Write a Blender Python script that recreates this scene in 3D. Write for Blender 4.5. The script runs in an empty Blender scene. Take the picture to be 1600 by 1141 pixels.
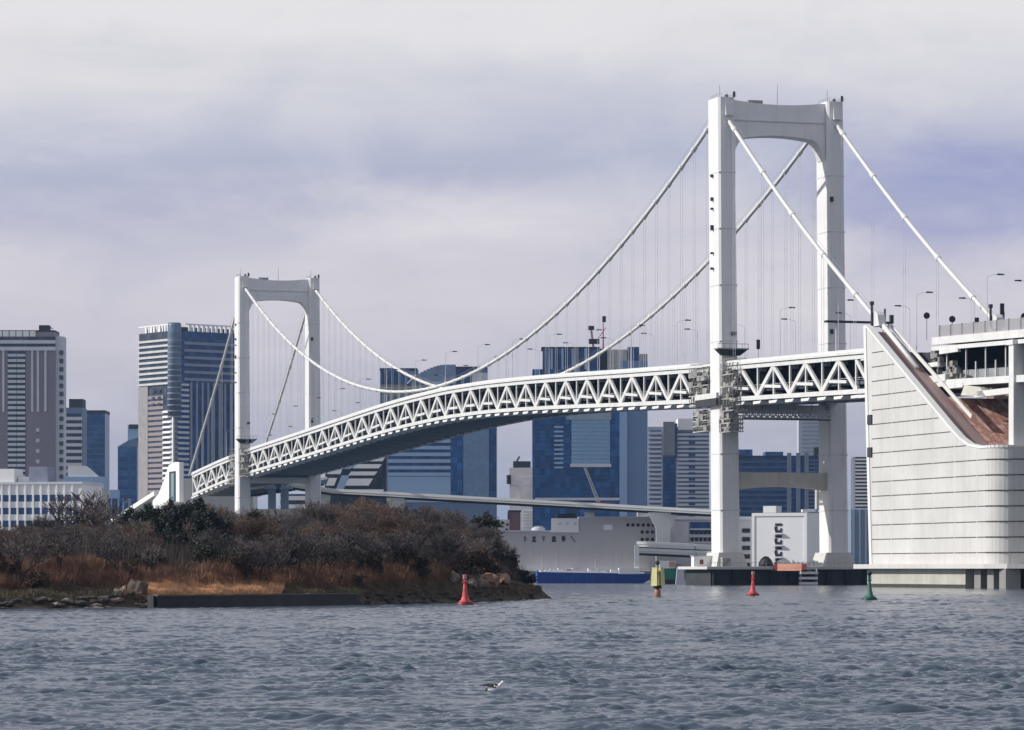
import bpy, math, random
import numpy as np
from mathutils import Vector, Matrix
random.seed(7); RNG = np.random.default_rng(11)
scene = bpy.context.scene
COL = scene.collection
R = math.radians

# ------------------------------------------------------------------ camera
HC = 4.0; F = 5398.0; HY = 890.0            # camera height (m), focal length and horizon row of the 1600x1141 photograph
cam_d = bpy.data.cameras.new('camera'); cam = bpy.data.objects.new('camera', cam_d); COL.objects.link(cam)
cam.location = (0, 0, HC); cam.rotation_euler = (R(90), 0, 0)
cam_d.sensor_width = 36.0; cam_d.lens = F/1600*36.0
cam_d.shift_y = (HY-570.5)/1600.0
cam_d.clip_start = 1.0; cam_d.clip_end = 60000
scene.camera = cam
scene.view_settings.view_transform = 'Standard'; scene.view_settings.look = 'None'
scene.view_settings.exposure = 0.0; scene.view_settings.gamma = 1.0

# ------------------------------------------------------------------ node helpers
def lin(r, g, b):
    f = lambda c: (c/255/12.92) if c/255 <= .04045 else ((c/255+.055)/1.055)**2.4
    return (f(r), f(g), f(b), 1)
class NT:
    def __init__(s, nt): s.nt = nt; nt.nodes.clear()
    def n(s, t, **k):
        o = s.nt.nodes.new(t)
        for a, v in k.items(): setattr(o, a, v)
        return o
    def l(s, a, b): s.nt.links.new(a, b)
    def put(s, inp, v):
        if hasattr(v, 'is_output') or isinstance(v, bpy.types.NodeSocket): s.l(v, inp)
        else: inp.default_value = v
    def m(s, op, a, b=0.0, c=0.0, clamp=False):
        o = s.n('ShaderNodeMath', operation=op); o.use_clamp = clamp
        s.put(o.inputs[0], a); s.put(o.inputs[1], b)
        if len(o.inputs) > 2: s.put(o.inputs[2], c)
        return o.outputs[0]
    def mix(s, f, a, b, bt='MIX'):
        o = s.n('ShaderNodeMix', data_type='RGBA', blend_type=bt)
        s.put(o.inputs[0], f); s.put(o.inputs[6], a); s.put(o.inputs[7], b); return o.outputs[2]
    def noise(s, vec, scale, detail=4, rough=.55, dist=0.0):
        o = s.n('ShaderNodeTexNoise'); s.l(vec, o.inputs['Vector'])
        o.inputs['Scale'].default_value = scale; o.inputs['Detail'].default_value = detail
        o.inputs['Roughness'].default_value = rough; o.inputs['Distortion'].default_value = dist
        return o.outputs['Fac']
    def ramp(s, f, stops, mode='LINEAR'):
        o = s.n('ShaderNodeValToRGB'); o.color_ramp.interpolation = mode; s.put(o.inputs[0], f)
        e = o.color_ramp.elements
        while len(e) < len(stops): e.new(0.5)
        for i, (p, c) in enumerate(stops): e[i].position = p; e[i].color = c
        return o.outputs[0]
    def comb(s, x, y, z):
        o = s.n('ShaderNodeCombineXYZ'); s.put(o.inputs[0], x); s.put(o.inputs[1], y); s.put(o.inputs[2], z); return o.outputs[0]

# ------------------------------------------------------------------ sun and sky
SUN_AZ = -91.0      # compass bearing from +Y (clockwise) of the sun: low on the left
SUN_EL = 31.0
sd = bpy.data.lights.new('sun', 'SUN'); sun = bpy.data.objects.new('sun', sd); COL.objects.link(sun)
sd.energy = 4.2; sd.angle = R(0.5); sd.color = (1.0, .97, .925)
az, el = R(SUN_AZ), R(SUN_EL)
sdir = Vector((math.sin(az)*math.cos(el), math.cos(az)*math.cos(el), math.sin(el)))
sun.rotation_euler = sdir.to_track_quat('Z', 'Y').to_euler(); sun.location = (0, 0, 300)

world = bpy.data.worlds.new('World'); scene.world = world; world.use_nodes = True
w = NT(world.node_tree)
sky = w.n('ShaderNodeTexSky', sky_type='NISHITA'); sky.sun_disc = False
sky.sun_elevation = R(SUN_EL); sky.sun_rotation = R(SUN_AZ)
tc = w.n('ShaderNodeTexCoord'); sep = w.n('ShaderNodeSeparateXYZ'); w.l(tc.outputs['Generated'], sep.inputs[0])
wx, wy, wz = sep.outputs
waz = w.m('ARCTAN2', wx, wy); wel = w.m('ARCSINE', wz)
cv = w.comb(w.m('MULTIPLY', waz, 9.0), w.m('MULTIPLY', wel, 24.0), 0.0)
n1 = w.noise(cv, 1.3, 5, .55, .25)
n2 = w.noise(w.comb(w.m('MULTIPLY', waz, 14.0), w.m('MULTIPLY', wel, 60.0), 3.7), 1.0, 4, .6, .4)
def blob(a0, e0, ra, re):
    dx = w.m('DIVIDE', w.m('SUBTRACT', waz, a0), ra); dy = w.m('DIVIDE', w.m('SUBTRACT', wel, e0), re)
    d = w.m('ADD', w.m('MULTIPLY', dx, dx), w.m('MULTIPLY', dy, dy))
    return w.m('EXPONENT', w.m('MULTIPLY', d, -1.0))
def PX(x, y, rx, ry): return blob((x-800)/F, (HY-y)/F, rx/F, ry/F)
elj = w.m('ADD', w.m('ADD', wel, w.m('MULTIPLY', w.m('SUBTRACT', n1, .5), .045)), w.m('MULTIPLY', w.m('SUBTRACT', n2, .5), .018))
q = lambda y: (HY-y)/F/.2
base = w.ramp(w.m('DIVIDE', elj, .2), [
    (0.0, lin(150, 158, 180)), (q(760), lin(170, 173, 190)), (q(600), lin(198, 195, 206)), (q(470), lin(211, 207, 215)), (q(360), lin(208, 206, 216)),
    (q(260), lin(190, 194, 212)), (q(150), lin(209, 210, 219)), (q(50), lin(229, 228, 231)), (1.0, lin(234, 233, 233))])
dk = w.m('ADD', w.m('ADD', w.m('ADD', PX(190, 335, 360, 62), PX(600, 265, 380, 55)), w.m('MULTIPLY', PX(1480, 300, 230, 75), 2.3)), w.m('MULTIPLY', PX(1080, 210, 300, 55), .9))
dark = w.m('MULTIPLY', dk, w.m('MULTIPLY_ADD', n1, 2.6, -.65, clamp=True), clamp=True)
n4 = w.noise(w.comb(w.m('MULTIPLY', waz, 20.0), w.m('MULTIPLY', wel, 38.0), 9.1), 1.0, 6, .58, .5)
dark = w.m('ADD', w.m('MULTIPLY', dark, .72), w.m('MULTIPLY', w.m('SUBTRACT', n4, .52), 1.1), clamp=True)
right_ = w.m('DIVIDE', w.m('SUBTRACT', waz, .03), .09, clamp=True)
c = w.mix(w.m('MULTIPLY', dark, .80), base, w.mix(right_, lin(166, 170, 200), lin(140, 147, 198)))
lt = w.m('ADD', w.m('ADD', w.m('MULTIPLY', PX(720, 350, 220, 50), 1.3), w.m('MULTIPLY', PX(80, 110, 330, 110), .9)), w.m('MULTIPLY', PX(1400, 480, 330, 70), .6))
lite = w.m('MULTIPLY', lt, w.m('MULTIPLY_ADD', n2, 2.2, -.5, clamp=True), clamp=True)
lite = w.m('ADD', lite, w.m('MULTIPLY', w.m('SUBTRACT', .47, n4), 1.2), clamp=True)
c = w.mix(w.m('MULTIPLY', lite, .72), c, lin(234, 229, 231))
c = w.mix(w.m('MULTIPLY', w.m('SUBTRACT', n2, .48), .9, clamp=True), c, lin(226, 221, 226))
hi = w.m('DIVIDE', w.m('SUBTRACT', wel, .17), .13, clamp=True)      # higher up the cloud deck is thinner and bluer
n3 = w.noise(tc.outputs['Generated'], 3.0, 5, .6)
skyc = w.mix(1.0, sky.outputs[0], (.09, .09, .09, 1), 'MULTIPLY')
upper = w.mix(w.m('MULTIPLY_ADD', n3, .9, .1, clamp=True), skyc, (.64, .625, .70, 1))
c = w.mix(hi, c, upper)
bg = w.n('ShaderNodeBackground'); w.l(c, bg.inputs[0]); bg.inputs[1].default_value = 1.0
wo = w.n('ShaderNodeOutputWorld'); w.l(bg.outputs[0], wo.inputs[0])

# ------------------------------------------------------------------ materials
MATS = {}
def mat(name, col, rough=.7, var=.12, scale=.3, metal=0.0, streak=0.0, bump=0.0, spec=.5, col2=None, stretch=(1, 1, 1), detail=5):
    """procedural surface: base colour broken up by object-space noise, optional vertical streaks of wear"""
    if name in MATS: return MATS[name]
    m = bpy.data.materials.new(name); m.use_nodes = True; t = NT(m.node_tree)
    tcn = t.n('ShaderNodeTexCoord'); mp = t.n('ShaderNodeMapping'); t.l(tcn.outputs['Object'], mp.inputs[0]); mp.inputs['Scale'].default_value = stretch
    a = t.noise(mp.outputs[0], scale, detail, .6)
    c0 = (*col[:3], 1)
    c1 = (*(col2[:3] if col2 else [x*(1-var*2.2) for x in col[:3]]), 1)
    cc = t.mix(t.m('MULTIPLY_ADD', a, 2.2, -.6, clamp=True), c0, c1)
    if streak:
        mp2 = t.n('ShaderNodeMapping'); t.l(tcn.outputs['Object'], mp2.inputs[0]); mp2.inputs['Scale'].default_value = (1.2, 1.2, .05)
        b = t.noise(mp2.outputs[0], 1.0, 4, .6)
        cc = t.mix(t.m('MULTIPLY', t.m('MULTIPLY_ADD', b, 4, -2.1, clamp=True), streak), cc, (col[0]*.45, col[1]*.42, col[2]*.38, 1))
    p = t.n('ShaderNodeBsdfPrincipled'); t.l(cc, p.inputs['Base Color']); p.inputs['Roughness'].default_value = rough
    p.inputs['Metallic'].default_value = metal; p.inputs['Specular IOR Level'].default_value = spec
    if bump:
        bn = t.n('ShaderNodeBump'); bn.inputs['Strength'].default_value = bump; bn.inputs['Distance'].default_value = .2
        t.l(t.noise(mp.outputs[0], scale*6, 4), bn.inputs['Height']); t.l(bn.outputs[0], p.inputs['Normal'])
    o = t.n('ShaderNodeOutputMaterial'); t.l(p.outputs[0], o.inputs[0]); MATS[name] = m; return m
WHITE = mat('white_bridge_paint', (.74, .74, .715), .5, .08, .25, streak=.45)
TOWERP = mat('tower_paint', (.80, .795, .78), .5, .06, .09, streak=.42)
CABLE = mat('cable_paint', (.72, .72, .69), .5, .06, .3)
STEELG = mat('grey_steel', (.30, .31, .32), .6, .15, .6)
DARK = mat('dark_steel', (.035, .037, .042), .7, .2, .4)
BLACK = mat('black_rubber', (.015, .015, .017), .8, .2, .6)
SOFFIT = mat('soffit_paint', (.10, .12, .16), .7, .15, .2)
CONC = mat('pale_concrete', (.60, .59, .56), .8, .07, .05, streak=.3)
CONCD = mat('weathered_concrete', (.30, .29, .27), .85, .14, .12, streak=.6)
ASPH = mat('asphalt', (.05, .05, .052), .9, .15, .8)
TARP = mat('scaffold_mesh', (.42, .41, .39), .85, .35, .5, streak=.5)

# ------------------------------------------------------------------ mesh builder
SPLIT = {k: k for k in ('support_pier', 'vent_opening', 'access_hatch', 'penthouse_window', 'drain_pipe', 'pilaster', 'fender', 'ledge', 'white_unit', 'plant_room', 'roof_house', 'roof_storey', 'light_shaft',
    'post', 'tread', 'stringer', 'panel', 'signal_head', 'warning_light', 'rubbing_strake', 'window', 'hanger_rod', 'roof_pier', 'mullion', 'end_panel', 'joint_band', 'beam', 'equipment', 'crown_band', 'crown_window', 'loading_bay', 'bracket', 'roof_box', 'frame_band', 'sheet', 'side_wall', 'capital', 'mesh_screen')}
SPLIT.update({'cable_bands': 'cable_band', 'sun_catch_blocks': 'sun_catch_block', 'deck_cargo': 'cargo_box', 'screen_posts': 'screen_post', 'railing_posts': 'railing_post', 'floor_beams': 'floor_beam'})
class MB:
    def __init__(s): s.v = []; s.f = []
    def add(s, vs, fs):
        b = len(s.v); s.v += [tuple(map(float, p)) for p in vs]; s.f += [tuple(i+b for i in q_) for q_ in fs]; return s
    def box(s, x0, x1, y0, y1, z0, z1):
        return s.add([(x0,y0,z0),(x1,y0,z0),(x1,y1,z0),(x0,y1,z0),(x0,y0,z1),(x1,y0,z1),(x1,y1,z1),(x0,y1,z1)],
                     [(0,3,2,1),(4,5,6,7),(0,1,5,4),(1,2,6,5),(2,3,7,6),(3,0,4,7)])
    def hexa(s, lo, hi):                      # four bottom corners, four top corners (counter-clockwise from above)
        return s.add(list(lo)+list(hi), [(0,3,2,1),(4,5,6,7),(0,1,5,4),(1,2,6,5),(2,3,7,6),(3,0,4,7)])
    def bar(s, a, b, wd, ht, up=(0, 0, 1)):   # rectangular bar between two points
        a = Vector(a); b = Vector(b); d = (b-a).normalized(); u = Vector(up)
        x = d.cross(u)
        if x.length < 1e-4: x = d.cross(Vector((1, 0, 0)))
        x.normalize(); y = x.cross(d).normalized()
        x *= wd/2; y *= ht/2
        return s.hexa([a-x-y, a+x-y, b+x-y, b-x-y], [a-x+y, a+x+y, b+x+y, b-x+y])
    def tube(s, pts, r, n=8, caps=True):
        pts = [Vector(p) for p in pts]; rs = r if isinstance(r, (list, tuple)) else [r]*len(pts)
        rings = []; vs = []
        for i, p in enumerate(pts):
            d = (pts[min(i+1, len(pts)-1)]-pts[max(i-1, 0)]).normalized()
            x = d.cross(Vector((0, 0, 1)));
            if x.length < 1e-3: x = Vector((1, 0, 0))
            x.normalize(); y = x.cross(d)
            for k in range(n):
                a = 2*math.pi*k/n; vs.append(p+x*math.cos(a)*rs[i]+y*math.sin(a)*rs[i])
        fs = [(i*n+k, i*n+(k+1) % n, (i+1)*n+(k+1) % n, (i+1)*n+k) for i in range(len(pts)-1) for k in range(n)]
        if caps: fs += [tuple(range(n))[::-1], tuple(range((len(pts)-1)*n, len(pts)*n))]
        return s.add(vs, fs)
    def lathe(s, prof, n=20, c=(0, 0)):       # profile of (radius, z)
        vs = [(c[0]+r*math.cos(2*math.pi*k/n), c[1]+r*math.sin(2*math.pi*k/n), z) for r, z in prof for k in range(n)]
        fs = [(i*n+k, i*n+(k+1) % n, (i+1)*n+(k+1) % n, (i+1)*n+k) for i in range(len(prof)-1) for k in range(n)]
        fs += [tuple(range(n))[::-1], tuple(range((len(prof)-1)*n, len(prof)*n))]
        return s.add(vs, fs)
    def prism(s, poly, axis, a, b):           # polygon in the two other axes, extruded along axis from a to b
        def mk(p, h):
            return {'x': (h, p[0], p[1]), 'y': (p[0], h, p[1]), 'z': (p[0], p[1], h)}[axis]
        n = len(poly)
        return s.add([mk(p, a) for p in poly]+[mk(p, b) for p in poly],
                     [tuple(range(n)), tuple(range(n, 2*n))[::-1]]+[(i, i+n, (i+1) % n+n, (i+1) % n) for i in range(n)])
    def pieces(s):
        par = list(range(len(s.v)))
        def find(i):
            while par[i] != i: par[i] = par[par[i]]; i = par[i]
            return i
        for f_ in s.f:
            for j in f_[1:]: par[find(j)] = find(f_[0])
        grp = {}
        for f_ in s.f: grp.setdefault(find(f_[0]), []).append(f_)
        out = []
        for fs in grp.values():
            ids = sorted({i for f_ in fs for i in f_}); mp_ = {i: k for k, i in enumerate(ids)}; o_ = MB(); o_.v = [s.v[i] for i in ids]; o_.f = [tuple(mp_[i] for i in f_) for f_ in fs]; out.append(o_)
        return out
    def build(s, name, material, parent=None, smooth=False, bevel=0.0):
        if name in SPLIT and parent is not None:                    # separate pieces become parts of their own
            ps = s.pieces()
            if 1 < len(ps) <= 99: return [p_.build1(SPLIT[name], material, parent, smooth, bevel) for p_ in ps][0]
        return s.build1(name, material, parent, smooth, bevel)
    def build1(s, name, material, parent=None, smooth=False, bevel=0.0):
        me = bpy.data.meshes.new(name); me.from_pydata(s.v, [], s.f); me.validate(); me.update()
        import bmesh
        bm = bmesh.new(); bm.from_mesh(me); bmesh.ops.recalc_face_normals(bm, faces=bm.faces)
        if bevel: bmesh.ops.bevel(bm, geom=[e for e in bm.edges if len(e.link_faces) == 2 and e.calc_face_angle(0) > .6], offset=bevel, segments=1, affect='EDGES')
        bm.to_mesh(me); bm.free()
        ms = material if isinstance(material, (list, tuple)) else [material]
        for m_ in ms: me.materials.append(m_)
        if smooth:
            for p in me.polygons: p.use_smooth = True
        o = bpy.data.objects.new(name, me); COL.objects.link(o)
        if parent: o.parent = parent
        return o
def tag(o, label, cat=None, group=None, kind=None):
    if label: o['label'] = label
    if cat: o['category'] = cat
    if group: o['group'] = group
    if kind: o['kind'] = kind
    return o
def empty(name, loc=(0, 0, 0), rz=0.0):
    o = bpy.data.objects.new(name, None); o.empty_display_size = .5; COL.objects.link(o); o.location = loc; o.rotation_euler = (0, 0, rz); return o
KIDS = {}
def copy_tree(o, parent=None):
    c_ = o.copy(); COL.objects.link(c_); c_.parent = parent
    for ch in [x for x in bpy.data.objects if x.parent == o and x != c_]: copy_tree(ch, c_)
    return c_
def xa(px, D): return (px-800)/F*D                 # metres right of the camera's axis at distance D
def za(py, D): return (HY-py)/F*D+HC               # height above the water at distance D

# bridge frame: origin under the near leg of the near tower; local x across the deck, local y along it
TH = R(17.03); BX, BY = 54.8, 896.0
def broot(name, s=0.0, t=0.0):
    return empty(name, (BX-math.sin(TH)*s+math.cos(TH)*t, BY+math.cos(TH)*s+math.sin(TH)*t, 0), TH)
_S = np.array([-190, -100, -60, 0, 76, 130, 170, 215, 260, 308, 345, 378, 457, 558, 614, 674, 700.])
_Z = np.array([52.8, 55.2, 56.2, 57.7, 60.0, 61.8, 63.0, 64.0, 64.3, 63.5, 62.4, 61.1, 57.8, 53.8, 50.9, 46.8, 44.9])
_Z = _Z-1.1
_ss = np.linspace(-190, 700, 1781); _zz = np.interp(_ss, _S, _Z)
_k = np.hanning(90); _k /= _k.sum(); _zp = np.pad(_zz, 45, mode='edge')
for _e in range(45): _zp[44-_e] = _zz[0]-(_zz[1]-_zz[0])*(_e+1); _zp[len(_zz)+45+_e] = _zz[-1]+(_zz[-1]-_zz[-2])*(_e+1)
_zs = np.convolve(_zp, _k, 'same')[45:45+len(_zz)]
def ztop(s): return float(np.interp(s, _ss, _zs))
DEP = 8.6
def zbot(s): return ztop(s)-DEP
W30 = 30.0

# ================================================================== SETTING: water, ground
def build_water():
    rows = []; y = 14.0
    while y < 620: rows.append(y); y *= 1.00115 if y > 70 else 1.004
    while y < 9000: rows.append(y); y *= 1.03
    rows = np.array(rows); nx = 640; u = np.linspace(-1, 1, nx)
    half = rows*.18+9                      # the near water is meshed finely, the sheet below reaches the horizon
    X = (u[None, :]*half[:, None]).astype(np.float32); Y = np.repeat(rows[:, None], nx, 1).astype(np.float32)
    Z = np.zeros_like(X); g = np.random.default_rng(3)
    def envelope(sc, n_=7):                # slow random modulation so that wave groups come and go
        e = np.zeros_like(X)
        for j in range(n_): a_ = g.random()*6.28; k_ = 2*math.pi/(sc*(.6+g.random()*1.4)); e += np.sin(k_*(X*math.cos(a_)+Y*math.sin(a_))+g.random()*6.28).astype(np.float32)
        return np.clip(.62+.40*e/math.sqrt(n_/2), .05, 1.9)
    for lo, hi_, nw, amp0, sc in ((.34, .62, 34, .0115, 2.6), (.62, 1.15, 34, .0118, 5.0), (1.15, 2.1, 26, .0088, 9.0), (2.1, 4.2, 18, .0046, 22.0)):
        band = np.zeros_like(X)
        for i in range(nw):
            L = lo*(hi_/lo)**g.random(); k = 2*math.pi/L; an = R(-70)+g.normal()*.55
            A_ = k*(X*math.cos(an)+Y*math.sin(an))+np.float32(g.random()*6.28)
            fade = np.clip((L*430-Y)/(L*150), 0, 1)     # waves shorter than the mesh can carry fade out with distance
            band += (amp0*L**.85*(.4+g.random())*fade*(np.exp(1.1*(np.sin(A_)-1))*2-.9)).astype(np.float32)
        Z += band*envelope(sc)
    # gusty patches of rougher and calmer water
    gp = np.zeros_like(X)
    for i in range(14):
        kx, ky = g.normal()*.10, g.normal()*.05; gp += np.sin(X*kx+Y*ky+g.random()*6.28)
    Z *= np.clip(1+.07*gp, .7, 1.35)
    nr = len(rows); v = np.stack([X, Y, Z], -1).reshape(-1, 3)
    idx = np.arange(nr*nx).reshape(nr, nx)
    f = np.stack([idx[:-1, :-1], idx[:-1, 1:], idx[1:, 1:], idx[1:, :-1]], -1).reshape(-1, 4).astype(np.int32)
    me = bpy.data.meshes.new('water'); me.vertices.add(len(v)); me.vertices.foreach_set('co', v.astype(np.float32).ravel())
    me.loops.add(f.size); me.loops.foreach_set('vertex_index', f.ravel()); me.polygons.add(len(f)); me.polygons.foreach_set('loop_start', np.arange(0, f.size, 4, dtype=np.int32)); me.update(calc_edges=True)
    me.polygons.foreach_set('use_smooth', [True]*len(me.polygons))
    m = bpy.data.materials.new('sea_water'); m.use_nodes = True; t = NT(m.node_tree)
    tcn = t.n('ShaderNodeTexCoord'); mp = t.n('ShaderNodeMapping'); t.l(tcn.outputs['Object'], mp.inputs[0])
    mp.inputs['Rotation'].default_value = (0, 0, R(25)); mp.inputs['Scale'].default_value = (.45, 1, 1)
    a = t.noise(mp.outputs[0], 5.0, 5, .62); b = t.noise(mp.outputs[0], .9, 4, .6)
    big = t.noise(mp.outputs[0], .03, 4, .55)
    bn = t.n('ShaderNodeBump'); bn.inputs['Strength'].default_value = .75; bn.inputs['Distance'].default_value = .12
    t.l(t.m('ADD', t.m('MULTIPLY', a, .5), b), bn.inputs['Height'])
    p = t.n('ShaderNodeBsdfPrincipled')
    t.l(t.mix(t.m('MULTIPLY_ADD', big, 2.4, -.7, clamp=True), (.034, .058, .088, 1), (.058, .084, .116, 1)), p.inputs['Base Color'])
    p.inputs['Roughness'].default_value = .10; p.inputs['IOR'].default_value = 1.333; p.inputs['Specular IOR Level'].default_value = .5
    t.l(bn.outputs[0], p.inputs['Normal']); o = t.n('ShaderNodeOutputMaterial'); t.l(p.outputs[0], o.inputs[0])
    me.materials.append(m)
    ob = bpy.data.objects.new('water', me); COL.objects.link(ob); tag(ob, 'blue-grey choppy bay water', None, None, 'structure')
    s = MB().box(-6000, 6000, -400, 12000, -3.0, -1.2).build('sea_bed', mat('sea_bed_mud', (.05, .07, .09), .9)); tag(s, 'deep water and bed below the bay surface', kind='structure')
    # the same water continues at both sides of the fine mesh
    for sg in (-1, 1):
        vs = [(sg*h, r_, -.02) for r_, h in ((14, 14+2.8), (300, 74), (900, 194), (3000, 614), (9000, 1814))]
        vs2 = [(sg*9000, r_, -.02) for r_ in (14, 300, 900, 3000, 9000)]
        mb = MB(); mb.add(vs+vs2, [(i, i+1, i+6, i+5) for i in range(4)])
        oo = mb.build('water', m); tag(oo, 'open bay water at the side', kind='structure')
build_water()
GRND = mat('far_shore_ground', (.20, .20, .19), .9, .2, .02)
QUAY = 1462.0
gm = MB().box(-6000, 6000, QUAY, 12000, -1.0, 3.0).build('ground', GRND); tag(gm, 'far shore ground', kind='structure')
qm = MB()
for i in range(90): qm.box(-450+i*10, -450+i*10+9.7, QUAY-1.2, QUAY-.02, -1.5, 3.35)
tag(qm.build('quay_wall', CONCD), 'grey concrete quay wall along the far shore below the warehouses', 'wall')

# ================================================================== SUSPENSION BRIDGE
def hatch(mb, x0, x1, y0, y1, z0, z1): mb.box(x0, x1, y0, y1, z0, z1)
def leg_part(root, name, t0, lean, zt=126.0, zb=4.8):
    """box leg that is narrower at the top; plan (across, along)"""
    mb = MB(); K = 1
    def ring(u):     # u = 0 base, 1 top
        a = t0+lean*(1-u); hw = 2.75*(1-u)+2.25*u; hs = 3.7*(1-u)+4.2*u; z = zb+(zt-zb)*u
        c_ = .55       # chamfered corners
        return [(a-hw+c_, -hs, z), (a+hw-c_, -hs, z), (a+hw, -hs+c_, z), (a+hw, hs-c_, z), (a+hw-c_, hs, z), (a-hw+c_, hs, z), (a-hw, hs-c_, z), (a-hw, -hs+c_, z)]
    us = [0, .12, .24, .36, .48, .6, .72, .84, 1]; vs = []
    for u in us: vs += ring(u)
    fs = [(i*8+k, i*8+(k+1) % 8, (i+1)*8+(k+1) % 8, (i+1)*8+k) for i in range(len(us)-1) for k in range(8)]
    fs += [tuple(range(8))[::-1], tuple(range(len(vs)-8, len(vs)))]
    mb.add(vs, fs)
    leg = mb.build(name, TOWERP, root)
    sm = MB()                                  # joint collars, service hatches, lamps
    for u in us[1:-1]:
        r_ = ring(u); cx = t0+lean*(1-u); hw = 2.75*(1-u)+2.25*u+.05; hs = 3.7*(1-u)+4.2*u+.05; z = zb+(zt-zb)*u
        sm.box(cx-hw, cx+hw, -hs, hs, z-.12, z+.12)
    sm.build('joint_band', mat('joint_band_paint', (.66, .66, .65), .5), leg)
    return leg
def make_tower(name, s, label, lean=1.3):
    r = broot(name, s); tag(r, label, 'bridge tower', 'towers of the suspension bridge')
    l1 = leg_part(r, 'leg', -.6, lean); l2 = leg_part(r, 'leg', W30-.4, lean)
    # portal beam with arched soffit and rounded corners
    pts = []; x0, x1 = 1.7, W30-2.7
    top = [(x0+(x1-x0)*i/16, 124.7+.9*(2*i/16-1)**2) for i in range(17)]
    low = []
    for i in range(33):
        u = i/32*2-1; x = (x0+x1)/2+(x1-x0)/2*u
        z = 116.7-1.5*u*u-4.4*max(0, (abs(u)-.72)/.28)**2.4
        low.append((x, z))
    poly = low+top[::-1]
    MB().prism([(p[0], p[1]) for p in poly], 'y', -2.6, 2.6).build('portal_beam', TOWERP, r)
    MB().box(x0-.3, x1+.3, -2.85, -2.62, 120.2, 120.5).build('beam_rib', mat('joint_band_paint', (.66, .66, .65)), r)
    # beam below the deck and lower strut with a shallow arch
    zb_ = zbot(s)
    MB().box(2.1, W30-2.2, -2.2, 2.2, zb_-3.4, zb_-1.2).build('deck_beam', TOWERP, r)
    lo = [(3.1+i*(W30-4.6)/12, 24.6+.9*(1-(i/6-1)**2)) for i in range(13)]
    MB().prism(lo+[(W30-1.5, 29.2), (3.1, 29.2)], 'y', -2.3, 2.3).build('lower_strut', mat('strut_paint', (.66, .63, .54), .7, .12, .2, streak=.4), r)
    # saddles on top of each leg, walkway rails, aerials, obstruction lamps
    for t0 in (0, W30):
        sd_ = MB(); sd_.prism([(-5.2, 121.2), (5.2, 121.2), (4.6, 124.2), (2, 126.0), (-2, 126.0), (-4.6, 124.2)], 'x', t0-1.15, t0+1.15).build('saddle_housing', WHITE, r)
        q_ = MB()
        q_.tube([(t0-1, 0, 126), (t0-1, 0, 129.5)], .07, 6); q_.tube([(t0+1.4, 1, 126), (t0+1.4, 1, 128)], .06, 6)
        q_.box(t0+.4, t0+1.2, -.5, .5, 126, 127.2)
        for k in range(7): q_.tube([(t0-2, -4+k*1.3, 126), (t0-2, -4+k*1.3, 127.1)], .05, 4); q_.tube([(t0+2, -4+k*1.3, 126), (t0+2, -4+k*1.3, 127.1)], .05, 4)
        q_.bar((t0-2, -4, 127.1), (t0-2, 3.9, 127.1), .06, .06); q_.bar((t0+2, -4, 127.1), (t0+2, 3.9, 127.1), .06, .06)
        q_.build('rooftop_fittings', STEELG, r)
        d = MB().tube([(t0+1.2, -4.7, 126), (t0+1.2, -4.7, 127.4)], .35, 8).build('obstruction_lamp', DARK, r)
    MB().tube([(15, 0, 124.8), (15, 0, 130.5)], [.12, .05], 6).build('lightning_rod', STEELG, r)
    bx = MB().box(6.5, 10.5, -1.2, 1.2, 124.9, 125.9).build('machine_box', STEELG, r)
    # small openings and lamps on the legs
    o1 = MB()
    for z, h in ((106, .7), (100, .9), (97.5, .5), (92.6, 1.3), (86, .5), (82, .6)): o1.tube([(-3.05, .4, z-h/2), (-3.05, .4, z+h/2)], .42, 8)
    o1.build('access_hatch', DARK, l1)
    MB().box(.7, 1.9, -4.6, -4.0, 64.5, 65.4).build('wall_lamp', DARK, l1)
    for z in (100.5, 66): MB().tube([(W30-1.6, -4.6, z-.6), (W30-1.6, -4.6, z+.6)], .5, 8).build('wall_lamp', DARK, l2)
    return r
tower_near = make_tower('bridge_tower', 0, 'tall white portal tower of the suspension bridge rising from the water beside the anchorage')
tower_far = make_tower('bridge_tower', 570, 'smaller looking white portal tower at the far end of the bridge behind the trees', .5)

# pier caissons of the towers
def caisson(s, label, x0, x1, near):
    r = broot('tower_pier', s); tag(r, label, 'pier')
    MB().box(x0, x1, -11, 11, 4.0, 4.75).build('top_slab', CONC, r, bevel=.08)
    MB().box(x0+1.6, x1-1.6, -9.5, 9.5, -2, 3.995).build('caisson_wall', mat('wet_dark_concrete', (.045, .05, .055), .8, .3, .3, streak=.5), r)
    f_ = MB()
    for i in range(9): f_.box(x0+2+i*(x1-x0-5)/8, x0+3.1+i*(x1-x0-5)/8, -10.4, -9.5, -1, 3.6)
    f_.build('fender', BLACK, r)
    for t0 in (.5, W30+.7):
        MB().hexa([(t0-4.3, -5.2, 4.75), (t0+4.3, -5.2, 4.75), (t0+4.3, 5.2, 4.75), (t0-4.3, 5.2, 4.75)],
                  [(t0-3.3, -4.4, 8.4), (t0+3.3, -4.4, 8.4), (t0+3.3, 4.4, 8.4), (t0-3.3, 4.4, 8.4)]).build('leg_plinth', CONC, r)
    rl = MB()
    for i in range(24): rl.tube([(x0+.4+i*(x1-x0-.8)/23, -10.6, 4.75), (x0+.4+i*(x1-x0-.8)/23, -10.6, 5.75)], .05, 4)
    rl.bar((x0+.4, -10.6, 5.75), (x1-.4, -10.6, 5.75), .07, .07); rl.build('handrail', STEELG, r)
caisson(0, 'dark concrete pier with a white top slab carrying the near bridge tower', -8.6, 38.2, True)
caisson(570, 'concrete pier carrying the far bridge tower behind the wooded island', -8.6, 38.2, False)

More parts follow.
